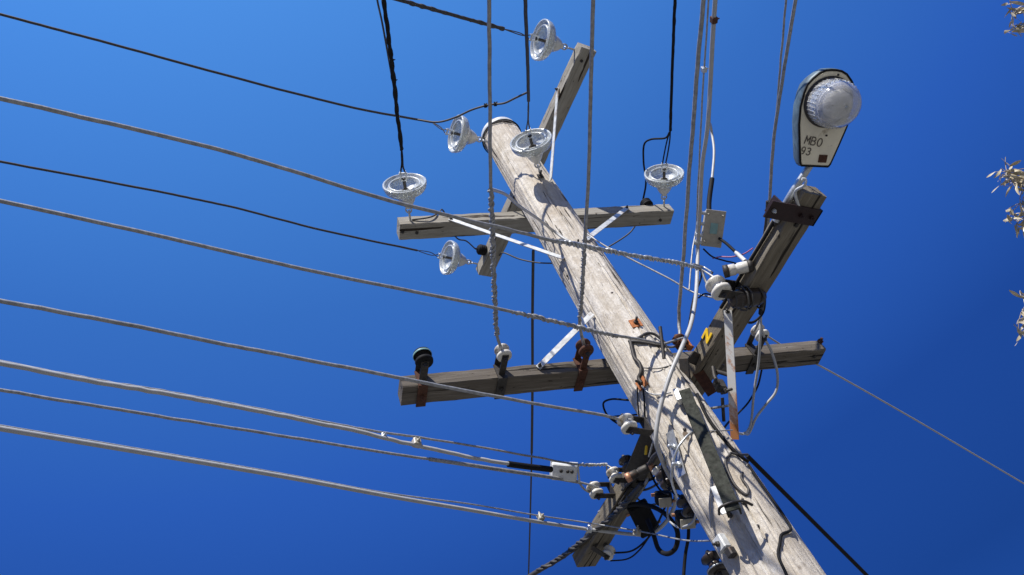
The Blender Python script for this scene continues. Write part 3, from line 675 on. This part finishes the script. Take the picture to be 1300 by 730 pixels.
# camera-facing directions at a point come from the place: lids face outwards/downwards
bx = PD(904, 290, 4.72)
ob = boxthing('junction_box', bx, -R_*.12-U_*1.+F_*.1, R_, .105, .055, .032, M_BOX, 'upright beige resin box with clamp bolts strung on the rising cables')
mb = MB()
for i in (-.085, -.02, .05, .095): mb.tube([(i, -.05, .03), (i, -.105, .03)], .011, 10); mb.lathe([(0, 0), (.019, 0), (.019, .014), (0, .016)], (i, -.085, .03), (0, -1, 0), 6, False)
mb.build('clamp_bolts', M_GALV, ob)
MB().box((0, 0, .042), (1, 0, 0), (0, 1, 0), (0, 0, 1), .032, .022, .003).build('badge', M_TEAL, ob)
bx2 = PD(716, 599, 4.72)
ob2 = boxthing('junction_box', bx2, R_*1-U_*.08, -U_-R_*.05, .078, .05, .028, M_GREYBOX, 'white plastic box hanging on the left wires beside the white shackle insulators')
mb = MB()
for i in (-.02, .02, .045): mb.lathe([(0, -.034), (.010, -.034), (.011, -.03)], (i, -.01, 0), seg=12)
mb.build('terminals', M_IRON, ob2)
MB().bar((.08, -.045, 0), (.1, .06, 0), .012, .01, (0, 0, 1)).bar((.078, -.04, 0), (.115, -.06, 0), .012, .01, (0, 0, 1)).build('clip_arm', M_WHITE, ob2)
# white fuse cylinders on the arm under lamp
def fuse(P, ax, label, L=.1, r=.028, mat=M_PORC, ends=M_IRON, name='fuse_holder'):
    o = thing(name, label, 'fuse', 'line fuses around the lower steep crossarm', frameM(P, z=ax, x=(.1, .3, 1)))
    MB().lathe([(0, -L/2), (r*.8, -L/2), (r, -L*.44), (r, -L*.12), (r*.82, -L*.1), (r*.82, -L*.04), (r, 0), (r, L*.44), (r*.8, L/2), (0, L/2)], seg=24).build('barrel', mat, o)
    MB().lathe([(r*.9, L*.36), (r*1.12, L*.37), (r*1.12, L*.56), (0, L*.58)], seg=16).build('end_cap', ends, o); MB().lathe([(r*.9, -L*.36), (r*1.12, -L*.37), (r*1.12, -L*.56), (0, -L*.58)], seg=16).build('end_cap', ends, o); return o
fuse(side('YL', 937, 341, .05), azdir(-25)+np.array([0, 0, -.3]), 'white ceramic fuse with a thin black ring just above the big twin-rimmed insulator', .13, .03)
fuse(PD(812, 599, 4.28), azdir(-28), 'dark fuse tube with copper coloured ends left of the pole', .15, .024, M_IRON, M_COPPER)
# extra clutter insulators
shackle(under('YL', 757, 692), np.array([.6, .1, -.6]), 'small white and brass coloured insulator under the bottom end of the lower steep crossarm', .09, 'white', group=None, sc=1.0)
pl = polehit(917, 690); 
o, _ = shackle(PD(925, 716, 3.8), azdir(200), 'large dark reel insulator tucked behind the left edge of the pole at the bottom edge', .10, 'brown', group=None, sc=1.3, strap=M_IRON)
MB().lathe([(.051, -.036), (.055, -.032), (.051, -.028)], (.10, 0, 0), seg=28).build('rim', M_GALV, o)
shackle(PD(880, 645, 3.95), azdir(215), 'brown insulator block hanging left of the pole inside the curl of the light cable', .05, 'brown', group=None, sc=1.2, strap=M_IRON)
shackle(PD(862, 610, 4.15), azdir(200), 'dark insulator crowded between the copper ended fuse and the pole', .09, 'brown', group=None, sc=1.2, strap=M_IRON)
shackle(side('YL', 800, 600), azdir(245), 'dark insulator on the lower steep crossarm just below the copper ended fuse', .1, 'brown', group=None, sc=1.1, strap=M_RUST)
def fusebox(P, xd, yd, label, h=(.09, .06, .035)):
    o = thing('fuse_box', label, 'fuse box', None, frameM(P, x=xd, y=yd))
    MB().box((0, 0, 0), (1, 0, 0), (0, 1, 0), (0, 0, 1), *h, .25).build('housing', M_BLACK, o)
    MB().box((0, 0, h[2]+.006), (1, 0, 0), (0, 1, 0), (0, 0, 1), h[0]*.85, h[1]*.8, .006, .4).build('lid', M_BLACK, o)
    MB().tube([(-.6*h[0], -h[1], 0), (-.6*h[0], -h[1]-.02, 0)], .01).tube([(h[0]*.6, h[1], 0), (h[0]*.6, h[1]+.02, 0)], .01).build('gland', M_COPPER, o)
fusebox(PD(817, 658, 4.7), unit(R_*.5-U_), R_+U_*.4, 'flat black fuse box hanging below the lower steep crossarm', (.10, .065, .03))
fusebox(PD(870, 658, 4.1), unit(R_*.1-U_), R_, 'small dark brown box hanging against the left edge of the pole', (.04, .05, .04))
fusebox(PD(842, 632, 4.3), unit(R_*.1-U_), R_, 'small dark block with pale front between the pole and the black fuse box', (.035, .045, .035))
MB().box((0, 0, 0), (1, 0, 0), (0, 1, 0), (0, 0, 1), .026, .034, .006, .3).build('name_plate', M_BOX, bpy.data.objects['fuse_box.002'], Matrix.Translation((.012, 0, .05)))
MB().box((0, 0, 0), (1, 0, 0), (0, 1, 0), (0, 0, 1), .026, .038, .006, .3).build('name_plate', M_BOX, bpy.data.objects['fuse_box.001'], Matrix.Translation((.012, 0, .055)))
# cables in the clutter
def cab(pts, r, mat, label, name='cable', cat='cable', n=8):
    return loopwire([PD(*q) for q in pts], r, mat, label, name, None, cat, n)
cab([(772, 655, 4.9), (790, 645, 4.75), (808, 640, 4.6), (830, 644, 4.5), (850, 658, 4.35), (860, 675, 4.3), (858, 695, 4.3), (848, 703, 4.35), (836, 697, 4.45), (830, 680, 4.5), (822, 660, 4.6)], .014, M_BLACK, 'thick black cable loop hanging below the light grey cable')
cab([(640, 752, 5.5), (683, 725, 5.35), (715, 706, 5.2), (748, 680, 5.0), (775, 658, 4.85), (800, 632, 4.6), (815, 615, 4.5)], .017, M_COND, 'thick dark cable coming up from the bottom edge along the lower steep crossarm')
MB().helix([PD(683, 725, 5.33), PD(715, 706, 5.18), PD(748, 680, 4.98), PD(775, 658, 4.83), PD(800, 632, 4.58)], .012, .008, 7, 3).build('cable_strands', M_COND, bpy.data.objects['cable.001'])
cab([(874, 600, 4.2), (873, 640, 4.15), (874, 680, 4.1), (870, 705, 4.1), (866, 760, 4.0)], .009, M_BLACK, 'straight black cable dropping out of the bottom edge left of the pole')
cab([(778, 702, 5.0), (800, 700, 4.9), (818, 688, 4.75), (832, 670, 4.6), (846, 640, 4.4)], .006, M_BLACK, 'thin black wire arcing up from the lowest white insulator', 'jumper_wire', 'wire')
cab([(775, 712, 5.0), (795, 710, 4.95), (812, 698, 4.8), (830, 672, 4.65), (840, 655, 4.5)], .005, M_BLACK, 'lower of two thin black wires below the light grey cable', 'jumper_wire', 'wire')
cab([(855, 634, 4.3), (848, 645, 4.3), (849, 660, 4.25), (858, 668, 4.2), (870, 668, 4.0), (880, 662, 3.9), (885, 645, 3.8)], .006, M_LITE, 'small pale wire curl inside the bend of the light cable', 'jumper_wire', 'wire')
cab([(882, 546, 3.78), (870, 556, 3.74), (860, 570, 3.72), (854, 590, 3.72), (853, 612, 3.74), (860, 632, 3.72)], .006, M_GALV, 'pale grey wire bowing across the pole below the cable guard top', 'jumper_wire', 'wire')
cab([(798, 508, 4.45), (775, 507, 4.55), (766, 512, 4.6), (768, 522, 4.6), (776, 532, 4.55), (790, 541, 4.5)], .006, M_BLACK, 'bent black wire loop sticking out left of the pole above the white insulator', 'jumper_wire', 'wire')
cab([(790, 536, 4.5), (775, 530, 4.55), (800, 527, 4.5), (812, 526, 4.45)], .005, M_BLACK, 'short black tie wire at the white insulator left of the pole', 'jumper_wire', 'wire')
cab([(785, 604, 4.75), (800, 618, 4.7), (818, 622, 4.55), (838, 612, 4.4), (848, 600, 4.2)], .007, M_COND, 'dark lead sagging just below the copper ended fuse', 'jumper_wire', 'wire')
cab([(828, 566, 4.3), (824, 585, 4.35), (828, 605, 4.4), (838, 622, 4.3), (850, 628, 4.15)], .006, M_BLACK, 'dark lead looping behind the thick light cable beside the copper ended fuse', 'jumper_wire', 'wire')
cab([(760, 650, 4.95), (778, 640, 4.85), (800, 634, 4.7), (812, 626, 4.6), (822, 608, 4.45)], .008, M_ALU, 'grey wire lying along the sunny side of the lower steep crossarm', 'jumper_wire', 'wire')
cab([(846, 588, 4.1), (838, 596, 4.25), (834, 608, 4.3), (842, 616, 4.2), (852, 610, 4.05), (850, 596, 4.0)], .007, M_LITE, 'small pale coiled loop of wire right of the copper ended fuse', 'jumper_wire', 'wire')
cab([(832, 552, 4.05), (828, 565, 4.15), (824, 580, 4.2)], .005, M_ALU, 'short pale wire above the tiny yellow marker', 'jumper_wire', 'wire')
cab([(880, 335, 4.55), (893, 339, 4.6), (903, 345, 4.5)], .006, M_GALV, 'short bare tie between the thick light cable and the big insulator', 'jumper_wire', 'wire')
cab([(905, 466, 4.15), (908, 480, 4.1), (915, 492, 4.05), (918, 500, 4.05)], .012, M_IRON, 'dark bunched lead hanging beside the rust streaked strut', 'jumper_wire', 'wire')
MB().box(PD(914, 490, 4.0), unit((.3, .2, 1)), unit((1, 0, -.3)), (0, 1, 0), .045, .028, .025, .5).bolt(PD(910, 487, 3.96), (-.5, -.8, -.2), .018, .02, .03).bolt(PD(918, 497, 3.96), (.5, -.6, -.4), .015, .02, .03).build('hanging_clamp', M_IRON, pole)
# small conductors over the pole face
def onpole(pts, r, mat, label, lift=.012, n=8): return loopwire([polehit(x, y, lift) for x, y in pts], r, mat, label)
onpole([(800, 432), (803, 445), (806, 455), (812, 462), (814, 472), (811, 480), (814, 486)], .011, M_IRON, 'knotted dark wire hanging down the pole between the two orange bolts')
onpole([(802, 434), (812, 428), (822, 423), (832, 425), (845, 436)], .008, M_COND, 'dark wire hooped over the pole beside the wrapped service wire')
onpole([(798, 433), (815, 434), (830, 437), (844, 441)], .010, M_COND, 'dark wire lying across the pole at the upper orange bolt')
onpole([(816, 490), (818, 510), (819, 535), (822, 552)], .005, M_BLACK, 'thin black wire running down the pole below the lower orange bolt')
onpole([(809, 492), (810, 515), (812, 535)], .004, M_BLACK, 'thinner wire beside it left of the lower orange bolt')
onpole([(817, 467), (835, 468), (855, 463)], .003, M_COND, 'hair thin wire crossing the pole between the orange bolts')
onpole([(815, 490), (824, 499), (838, 501), (852, 498)], .0045, M_ALU, 'thin pale wire curving from the lower orange bolt to the right')
onpole([(885, 500), (893, 520), (903, 537), (917, 555), (930, 570), (941, 580), (950, 586)], .008, M_BLACK, 'black cable hugging the right side of the pole beside the cable guard')
onpole([(928, 575), (921, 586), (925, 600), (935, 618), (948, 628), (950, 620), (941, 606), (943, 600)], .006, M_COND, 'kinked dark wire on the pole to the right of the cable guard')
onpole([(928, 575), (937, 577), (948, 577)], .006, M_COND, 'short tie wire on the right edge of the pole')
onpole([(950, 590), (965, 612), (982, 636), (995, 655), (1004, 672), (992, 679), (990, 690), (988, 705), (996, 724), (1004, 745)], .0065, M_BLACK, 'thin black wire following the right edge of the pole down to the bottom')
onpole([(903, 614), (901, 640), (903, 670)], .004, M_ALU, 'thin pale wire running down the left part of the pole')
onpole([(897, 547), (912, 547), (930, 546)], .003, M_ALU, 'hair thin wire tied round the pole at the cable guard')
p = polehit(921, 690, .0); c_ = thing('wire_clamp', 'small galvanised clamp on the pole near the bottom holding a thin wire', 'clamp', None, frameM(p, x=(p[0], p[1], 0), y=(-p[1], p[0], 0)))
MB().box((.02, 0, 0), (1, 0, 0), (0, 1, 0), (0, 0, 1), .02, .03, .035, .3).build('clamp_body', M_WHITE, c_); MB().bolt((.04, 0, .0), (1, 0, 0), .013, .01, .02).build('nut', M_IRON, c_); MB().box((.02, .02, -.06), (1, 0, 0), (0, 1, 0), (0, 0, 1), .018, .02, .02, .3).build('clamp_jaw', M_IRON, c_)
# loops on the right
cab([(966, 400, 4.75), (965, 430, 4.75), (963, 460, 4.8), (957, 500, 4.85), (953, 538, 4.85), (948, 548, 4.8), (930, 548, 4.3)], .008, M_LITE, 'grey wire hanging below the right half of the lower level crossarm', 'jumper_wire', 'wire')
cab([(965, 404, 4.75), (969, 425, 4.8), (980, 448, 4.85), (987, 475, 4.85), (985, 497, 4.85), (972, 514, 4.85), (960, 530, 4.85), (952, 548, 4.85), (945, 550, 4.6)], .0085, M_LITE, 'grey wire bowing outwards in a wide loop under the right half of the crossarm', 'jumper_wire', 'wire')
cab([(967, 470, 4.95), (962, 490, 5.0), (952, 508, 4.95), (938, 524, 4.7), (925, 536, 4.3), (918, 545, 4.1)], .006, M_BLACK, 'thin dark wire slanting from the crossarm loops back to the pole', 'jumper_wire', 'wire')
cab([(926, 378, 4.25), (927, 390, 4.2), (932, 400, 4.2), (945, 408, 4.3), (958, 408, 4.4), (968, 398, 4.4), (971, 384, 4.4), (969, 360, 4.35), (962, 340, 4.3)], .0075, M_BLACK, 'black wire hanging in a loop under the lower steep crossarm', 'jumper_wire', 'wire')
lead_, _ = cab([(912, 302, 4.7), (922, 309, 4.6), (935, 321, 4.5), (950, 335, 4.35), (958, 345, 4.25)], .009, M_BLACK, 'black lead running from the beige box to the lower steep crossarm')
MB().tube([PD(934.5, 320.5, 4.49), PD(946, 331.5, 4.38)], .0125, 10).build('white_sleeve', M_WHITE, lead_)
cab([(893, 316, 4.7), (903, 325, 4.65), (920, 331, 4.5), (935, 335, 4.4), (945, 345, 4.3)], .005, M_BLACK, 'thin dark lead sagging below the beige box', 'jumper_wire', 'wire')
cab([(905, 328, 4.65), (915, 326, 4.55), (930, 326, 4.5), (945, 322, 4.45), (956, 315, 4.4)], .004, M_PINK, 'faded pink lead running under the beige box towards the arm', 'jumper_wire', 'wire')
cab([(887, 378, 4.45), (895, 373, 4.5), (906, 375, 4.5), (918, 381, 4.35)], .005, M_BLACK, 'short dark wire from the thick light cable to the lower steep crossarm', 'jumper_wire', 'wire')
cab([(877, 335, 4.6), (890, 345, 4.6), (880, 380, 4.5), (875, 410, 4.3), (872, 430, 4.2)], .0055, M_BLACK, 'dark wire running down beside the thick light cable', 'jumper_wire', 'wire')
cab([(930, 362, 4.15), (915, 372, 4.3), (902, 352, 4.4), (905, 345, 4.4)], .005, M_COND, 'short dark tail behind the big twin-rimmed insulator', 'jumper_wire', 'wire')
cab([(940, 348, 4.1), (948, 362, 4.05), (955, 372, 4.0), (966, 376, 4.05), (965, 398, 4.2)], .010, M_BLACK, 'black lead crossing the underside of the arm below the lamp', 'jumper_wire', 'wire')
# tarred wrap where the leads gather on the arm
p = under('YL', 948, 378, .015); o = thing('splice_bundle', 'dark taped splice bundle lashed under the lower steep crossarm', 'splice', None, frameM(p, x=nYL, y=arm('YL')['d']))
MB().lathe([(0, -.10), (.03, -.098), (.045, -.07), (.052, -.02), (.047, .03), (.05, .06), (.03, .095), (0, .10)], (0, 0, 0), (1, .25, 0), 20).build('wrapping', M_BROWN, o)
MB().helix([(-.09, -.02, 0), (.09, .025, 0)], .054, .005, 6).build('lashing', M_COND, o)
# long black stay to lower right, and pale wire right
a0 = PD(944, 575, 3.9); dr = azdir(0)
st_ = [PD(948, 578, 3.9), PD(1000, 630, 4.1), PD(1050, 680, 4.3), PD(1100, 730, 4.5), PD(1180, 812, 4.9), PD(1400, 1040, 6.5)]
o = MB().tube(smooth(st_, 8), .0115, 8).build('stay_cable', M_BLACK); tag(o, 'thick black cable leaving the right edge of the pole for the bottom edge', 'cable')
q0 = PD(973, 426, 5.15)
st_ = [q0, PD(1010, 449, 5.25), PD(1040, 464, 5.35), PD(1150, 526, 5.8), PD(1300, 614, 6.5), PD(1600, 790, 8.5)]
o = MB().tube(smooth(st_, 8), .0065, 8).build('power_line', M_LITE); tag(o, 'pale wire running from behind the lower level crossarm down to the right edge', 'wire')
# tag letter
def letters(txt, size, mat, name, parent=None, M=None, depth=.001, bold=.0):
    cu = bpy.data.curves.new(name, 'FONT'); cu.body = txt; cu.size = size; cu.extrude = depth; cu.offset = bold; cu.align_x = 'CENTER'; cu.align_y = 'CENTER'
    to = bpy.data.objects.new('tmp', cu); me = bpy.data.meshes.new_from_object(to); bpy.data.objects.remove(to); me.materials.clear(); me.materials.append(mat); me.name = name
    o = bpy.data.objects.new(name, me); C.objects.link(o)
    if parent: o.parent = parent
    if M is not None: o.matrix_local = M
    return o
pn_ = side('YL', 897, 427, .004); e1 = side('YL', 897+6, 427-1.5, .004)-pn_; e2 = side('YL', 897+1.5, 427-8, .004)-pn_
o = letters('N', .085, M_YEL, 'letter_tag', None, frameM(pn_, x=unit(e1*.9-e2*.75), y=e2+e1*.6), .003, .003)
tag(o, 'bright yellow letter N fixed to the side of the lower steep crossarm', 'letter tag')
cab([(846, 566, 3.9), (838, 572, 4.0), (829, 580, 4.15), (822, 592, 4.3), (806, 606, 4.5), (790, 622, 4.75)], .010, M_COND, 'dark cable bridging from the pole edge down the lower steep crossarm', 'jumper_wire', 'wire')
cab([(848, 560, 3.86), (843, 575, 3.9), (841, 596, 3.95), (846, 616, 3.95), (856, 626, 3.9), (866, 632, 3.82)], .0075, M_BLACK, 'black wire hanging between the thick light cable and the left pole edge', 'jumper_wire', 'wire')
cab([(772, 606, 4.85), (790, 609, 4.8), (812, 612, 4.65), (832, 606, 4.4), (846, 594, 4.1)], .008, M_BLACK, 'black lead running right from behind the upper right shackle insulator', 'jumper_wire', 'wire')
cab([(782, 628, 4.9), (796, 622, 4.85), (806, 630, 4.8), (818, 640, 4.7), (834, 640, 4.5)], .006, M_ALU, 'grey tail curling under the close pair of shackle insulators', 'jumper_wire', 'wire')
shackle(PD(846, 603, 4.25), azdir(205), 'pale stained insulator half hidden behind the thick climbing cable', .05, 'white', group=None, sc=.95)
MB().bar(side('YL', 790, 618, .02), side('YL', 824, 566, .02), .05, .01, oL).build('mounting_strap', M_IRON, pole)
MB().bar(under('YL', 790, 640, .012), under('YL', 842, 560, .012), .06, .012, (0, 0, -1.)).build('mounting_strap', M_IRON, pole)
o = MB().tube([PD(821, 563, 4.3), PD(819.5, 577, 4.3)], .008, 8).build('cable_marker', M_YEL); tag(o, 'tiny yellow marker hanging above the copper ended fuse', 'marker')

# ------------------------------------------------------------------ street lamp
la = np.array([.018, -.962, .272]); lw = np.array([.973, -.046, -.225]); ln = np.array([-.229, -.269, -.936]); LP = np.array([.495, -1.599, 4.422])
la = unit(la); lw = unit(lw-la*(lw@la)); ln2 = np.cross(lw, la); sgn = 1 if ln2@ln > 0 else -1
LM = frameM(LP, x=lw, y=la) if sgn > 0 else frameM(LP, x=-lw, y=la)
fx = 1 if sgn > 0 else -1
lamp = thing('street_lamp', 'old cream and blue grey street lamp with a round bowl beyond the lower steep crossarm', 'street lamp', None, LM)
half = [(-.292, .065), (-.28, .072), (-.19, .094), (-.107, .113), (-.03, .122), (.03, .118), (.067, .110), (.095, .090), (.122, .062), (.134, .036), (.137, .012)]
def hw(y): return float(np.interp(y, [p[0] for p in half], [p[1] for p in half]))
def outline(sc=1., dy=0.):
    r_ = [(w_*sc, (y+.08)*sc-.08+dy) for y, w_ in half]; return r_+[(-x, y) for x, y in reversed(r_)]
def loft(mb, rings, capend=True, capstart=False, sm=True):
    n = len(rings[0]); v = [p for r_ in rings for p in r_]; f = []
    for i in range(len(rings)-1):
        for k in range(n): f.append((i*n+k, i*n+(k+1) % n, (i+1)*n+(k+1) % n, (i+1)*n+k))
    if capend: f.append(tuple((len(rings)-1)*n+k for k in range(n)))
    if capstart: f.append(tuple(range(n)))
    return mb.add(v, f, sm)
def R3(sc, z, dy=0.): return [(x, y, z) for x, y in outline(sc, dy)]
loft(MB(), [R3(1., 0), R3(1.035, -.004), R3(1.045, -.02), R3(1.03, -.05), R3(.97, -.085), R3(.82, -.112), R3(.55, -.128), R3(.2, -.134)]).build('housing', M_SHELL, lamp)
loft(MB(), [R3(.995, -.004), R3(.995, .004), R3(.975, .007)], sm=False).build('cover_plate', M_CREAM, lamp)
seal = [(x, y, .003) for x, y in outline(1.015)]
MB().tube(seal+[seal[0]], .0055, 6, False).build('seal', M_BLACK, lamp)
BR = .106
MB().lathe([(BR+.008, .006), (BR+.010, .012), (BR+.003, .020), (BR-.004, .02)], (0, 0, 0), seg=56).build('bowl_ring', M_IRON, lamp)
prof = [(BR, .008), (BR, .05), (BR*.99, .09), (BR*.96, .105)]+[(BR*.93*math.cos(a), .108+.066*math.sin(a)) for a in np.linspace(.12, math.pi/2, 12)]
pin_ = [(max(r_-.006, .0005), z-.005 if i > 3 else z) for i, (r_, z) in enumerate(prof)]
seg = 60; mb = MB(); mb.lathe(prof+list(reversed(pin_)), seg=seg)
# moulded ribs of the refractor
for k in range(36):
    a = 2*math.pi*k/36+rng.normal(0, .004); mb.tube([(BR*math.cos(a), BR*math.sin(a), .016), (BR*math.cos(a), BR*math.sin(a), .095)], .0028, 5)
mb.lathe([(BR*.92, .108), (BR*.955, .113), (BR*.92, .118)], seg=56)
mb.build('bowl', M_BOWL, lamp)
MB().lathe([(0, .172), (.006, .173), (.007, .177), (0, .178)], seg=16).build('bowl_knob', M_GALV, lamp)
bulb = MB().lathe([(.025, .01), (.030, .03), (.052, .055), (.066, .085), (.060, .118), (.035, .142), (0, .150)], seg=24).build('bulb', M_PORC, lamp)
MB().lathe([(.101, .012), (.096, .03), (.09, .05), (.07, .045), (.045, .03), (.02, .02)], seg=40).build('reflector', M_WHITE, lamp)
def onface(px, py, z=.0085):
    Lm = np.array(LM); n = Lm[:3, 2]; P = unp(px, py, Lm[:3, 3]+n*z, n); q = P-Lm[:3, 3]; return np.array([q@Lm[:3, 0], q@Lm[:3, 1], z])
def lettering(txt, px, py, dx, dy, hpx, name='lettering'):
    c = onface(px, py); ex = onface(px+dx*5, py+dy*5)-c; ey = onface(px-(-dy)*5, py-dx*5)-c if False else onface(px+dy*5, py-dx*5)-c
    x = unit(ex); z = np.array([0, 0, 1.]); y = np.cross(z, x)
    if y@ey < 0: z = -z; y = -y
    h = np.linalg.norm(ey)/5*hpx; mb = MB(); cx = -len(txt)*h*.42
    arc = lambda x0, y0, rx, ry, a0, a1, k=10: [(x0+rx*math.cos(a), y0+ry*math.sin(a)) for a in np.linspace(math.radians(a0), math.radians(a1), k)]
    G = {'M': [[(0, 0), (.04, 1), (.32, .35), (.6, 1), (.64, 0)]], 'B': [[(0, 0), (0, 1)], [(0, 1)]+arc(.28, .76, .24, .24, 90, -90)+[(0, .52)], [(0, .52)]+arc(.30, .26, .28, .26, 90, -90)+[(0, 0)]],
         'O': [arc(.3, .5, .3, .5, 0, 360, 22)], '9': [arc(.26, .7, .25, .3, 0, 360, 16), [(.51, .7), (.49, .35), (.36, .05), (.2, 0)]], '3': [arc(.22, .76, .26, .24, 150, -90), arc(.22, .26, .29, .27, 90, -150)]}
    for ch in txt:
        for st in G[ch]:
            for (xa, ya), (xb, yb) in zip(st[:-1], st[1:]):
                A3 = c+x*(cx+xa*h)+y*((ya-.5)*h); B3 = c+x*(cx+xb*h)+y*((yb-.5)*h)
                e = unit(B3-A3)*h*.04; mb.bar(A3-e, B3+e, h*.13, .0012+.0002*rng.random(), z)
        cx += h*.86
    mb.build(name, M_INK, plate, Matrix())
plate = [q for q in bpy.data.objects if q.name.startswith('cover_plate')][0]
lettering('MBO', 1034, 179.5, .98, .2, 10); lettering('93', 1024.5, 192, .98, .2, 9)
c = onface(1044.5, 201.5); MB().box(c, (1, 0, 0), (0, 1, 0), (0, 0, 1), .02, .018, .0025, .3).build('name_plate', M_RUST, lamp)
for px, py in ((1049, 172), (1064, 95)): c = onface(px, py); MB().bolt(c, (0, 0, 1), .005, .004, .003).build('screw', M_IRON, lamp)
# mounting pipe and its tie
Lm = np.array(LM); inner = Lm[:3, 3]+Lm[:3, 1]*(-.285)-Lm[:3, 2]*.03
pe = side('YL', 1006, 244, .02); pf = side('YL', 985, 281, .018)
pts = smooth([inner, inner+(pe-inner)*.5, pe, pf], 6)
def wl(P): q = np.asarray(P)-Lm[:3, 3]; return np.array([q@Lm[:3, 0], q@Lm[:3, 1], q@Lm[:3, 2]])
MB().tube([wl(q) for q in pts], .017, 14).build('mounting_pipe', M_GALV, lamp)
tie = [pe+np.array([.03, .06, -.05]), under('YL', 1010, 243, .02), PD(1022, 234, 3.5), PD(1022.5, 228, 3.5), PD(1018, 227, 3.5)]
o = MB().tube(smooth(tie, 6), .007, 8).build('tie_wire', M_WHITE); tag(o, 'pale wire tail hooked round the lamp pipe at the arm end', 'wire')
loopwire([PD(974, 255, 3.9), PD(973, 275, 3.95), PD(970, 300, 4.05), PD(966, 330, 4.15), pf], .007, M_COND, 'short dark wire dropping from the dark red bracket')
loopwire([side('YL', 993, 262, .012), side('YL', 975, 294, .012), side('YL', 950, 335, .014), side('YL', 915, 391, .014)], .009, M_BLACK, 'black lead standing for a shadow stripe along the sunny side of the lower steep crossarm', 'shadow_stripe_lead', None, 'cable')  # black tube stands in for a shadow stripe on the arm's lit side

# ------------------------------------------------------------------ gum tree at the right edge
M_BARK = plain('pale gum bark', (.34, .29, .23), .8, 0., .35, 12, .4)
def leafmat():
    m, t, b = nodes('dry gum leaf'); n = noise(t, (1, 1, 1), 7, 3, .6)
    t.links.new(ramp(t, n, [(.3, (.24, .20, .10)), (.5, (.52, .45, .30)), (.7, (.60, .50, .36))]), b.inputs['Base Color'])
    b.inputs['Roughness'].default_value = .42; b.inputs['Subsurface Weight'].default_value = 0; return m
M_LEAF = leafmat()
def tree():
    base = PD(1620, 420, 8.5); base[2] = 0
    tr = thing('gum_tree', 'gum tree at the right edge with drooping curled leaves reaching into the picture', 'tree')
    tr.location = tuple(base)
    loc = lambda P: np.asarray(P)-base
    top = PD(1520, 60, 8.2)
    tk = smooth([loc(base), loc(base*[1, 1, 0]+(0.1, -.1, 2.5)), loc(base*[1, 1, 0]+(-.1, 0.1, 5.)), loc(top)], 10)
    n = len(tk); MB().tube(tk, .1, 16, rs=[.19*(1-.8*i/n)+.02 for i in range(n)]).build('trunk', M_BARK, tr)
    br = MB(); lf = MB(); r = random.Random(5)
    def leaf(p, d, L, w_):
        d = unit(d); u = unit(np.cross(d, (r.uniform(-1, 1), r.uniform(-1, 1), r.uniform(-1, 1)))); cv = np.cross(d, u)*r.uniform(-.5, .5)
        c = []; k = 6
        for i in range(k+1):
            s = i/k; ctr = p+d*L*s+cv*L*(s*s)+u*0; ww = w_*math.sin(math.pi*min(.97, .06+s*.9))**.8
            tw = np.cross(unit(d+cv*2*s), u); tw = unit(tw)*math.cos(s*1.2)+u*math.sin(s*1.2)
            c.append((ctr-tw*ww, ctr+unit(np.cross(tw, d))*ww*.25, ctr+tw*ww))
        v = [q for t3 in c for q in t3]; f = []
        for i in range(k):
            b_ = i*3; f += [(b_, b_+1, b_+4, b_+3), (b_+1, b_+2, b_+5, b_+4)]
        lf.add(v, f, True)
    def spray(P, nl, rad, L=.13):
        P = np.asarray(P)
        for _ in range(nl//5+1):
            q = P+np.array([r.gauss(0, 1), r.gauss(0, 1), r.gauss(0, 1)])*rad; m_ = (P+q)/2+np.array([0, 0, rad*.4])
            br.tube(smooth([P+(0, 0, rad*.6), m_, q], 4), .0035, 5)
            for _ in range(5):
                t_ = r.uniform(.2, 1); b0 = P+(q-P)*t_
                leaf(b0+np.array([r.gauss(0, .02) for _ in range(3)]), (r.gauss(0, .6), r.gauss(0, .6), -.7+r.gauss(0, .5)), L*r.uniform(.6, 1.2), .0135*r.uniform(.7, 1.3))
    def limb(t_, pts, r0):
        s = tk[int(t_*(n-1))]; path = smooth([s]+[loc(p) for p in pts], 8); m_ = len(path)
        br.tube(path, r0, 8, rs=[r0*(1-.85*i/m_)+.003 for i in range(m_)]); return path
    limb(.8, [PD(1400, 40, 7.6), PD(1330, 10, 7.2), PD(1290, 17, 7)], .05)
    limb(.7, [PD(1430, 200, 7.8), PD(1340, 215, 7.3), PD(1296, 225, 7)], .05)
    limb(.6, [PD(1430, 350, 7.8), PD(1350, 350, 7.3), PD(1312, 365, 7)], .045)
    for x, y, d_, nn, rad in ((1290, 14, 7, 20, .07), (1291, 34, 7, 16, .06), (1284, 222, 7, 36, .09), (1297, 232, 7, 30, .08), (1302, 262, 7, 30, .10), (1298, 285, 7, 24, .08), (1299, 372, 7, 12, .06), (1298, 408, 7, 16, .06), (1302, 425, 7, 14, .05)):
        spray(loc(PD(x, y, d_)), nn, rad)
    for _ in range(70):      # rest of the crown, outside the frame
        x = r.uniform(1370, 1750); y = r.uniform(-150, 420); spray(loc(PD(x, y, r.uniform(7.2, 9.5))), 26, .22, .14)
    for _ in range(14): limb(r.uniform(.5, .95), [PD(r.uniform(1420, 1700), r.uniform(-100, 380), r.uniform(7.6, 9))], .03)
    br.build('branches', M_BARK, tr); lf.build('crown', M_LEAF, tr, fix=False)
tree()
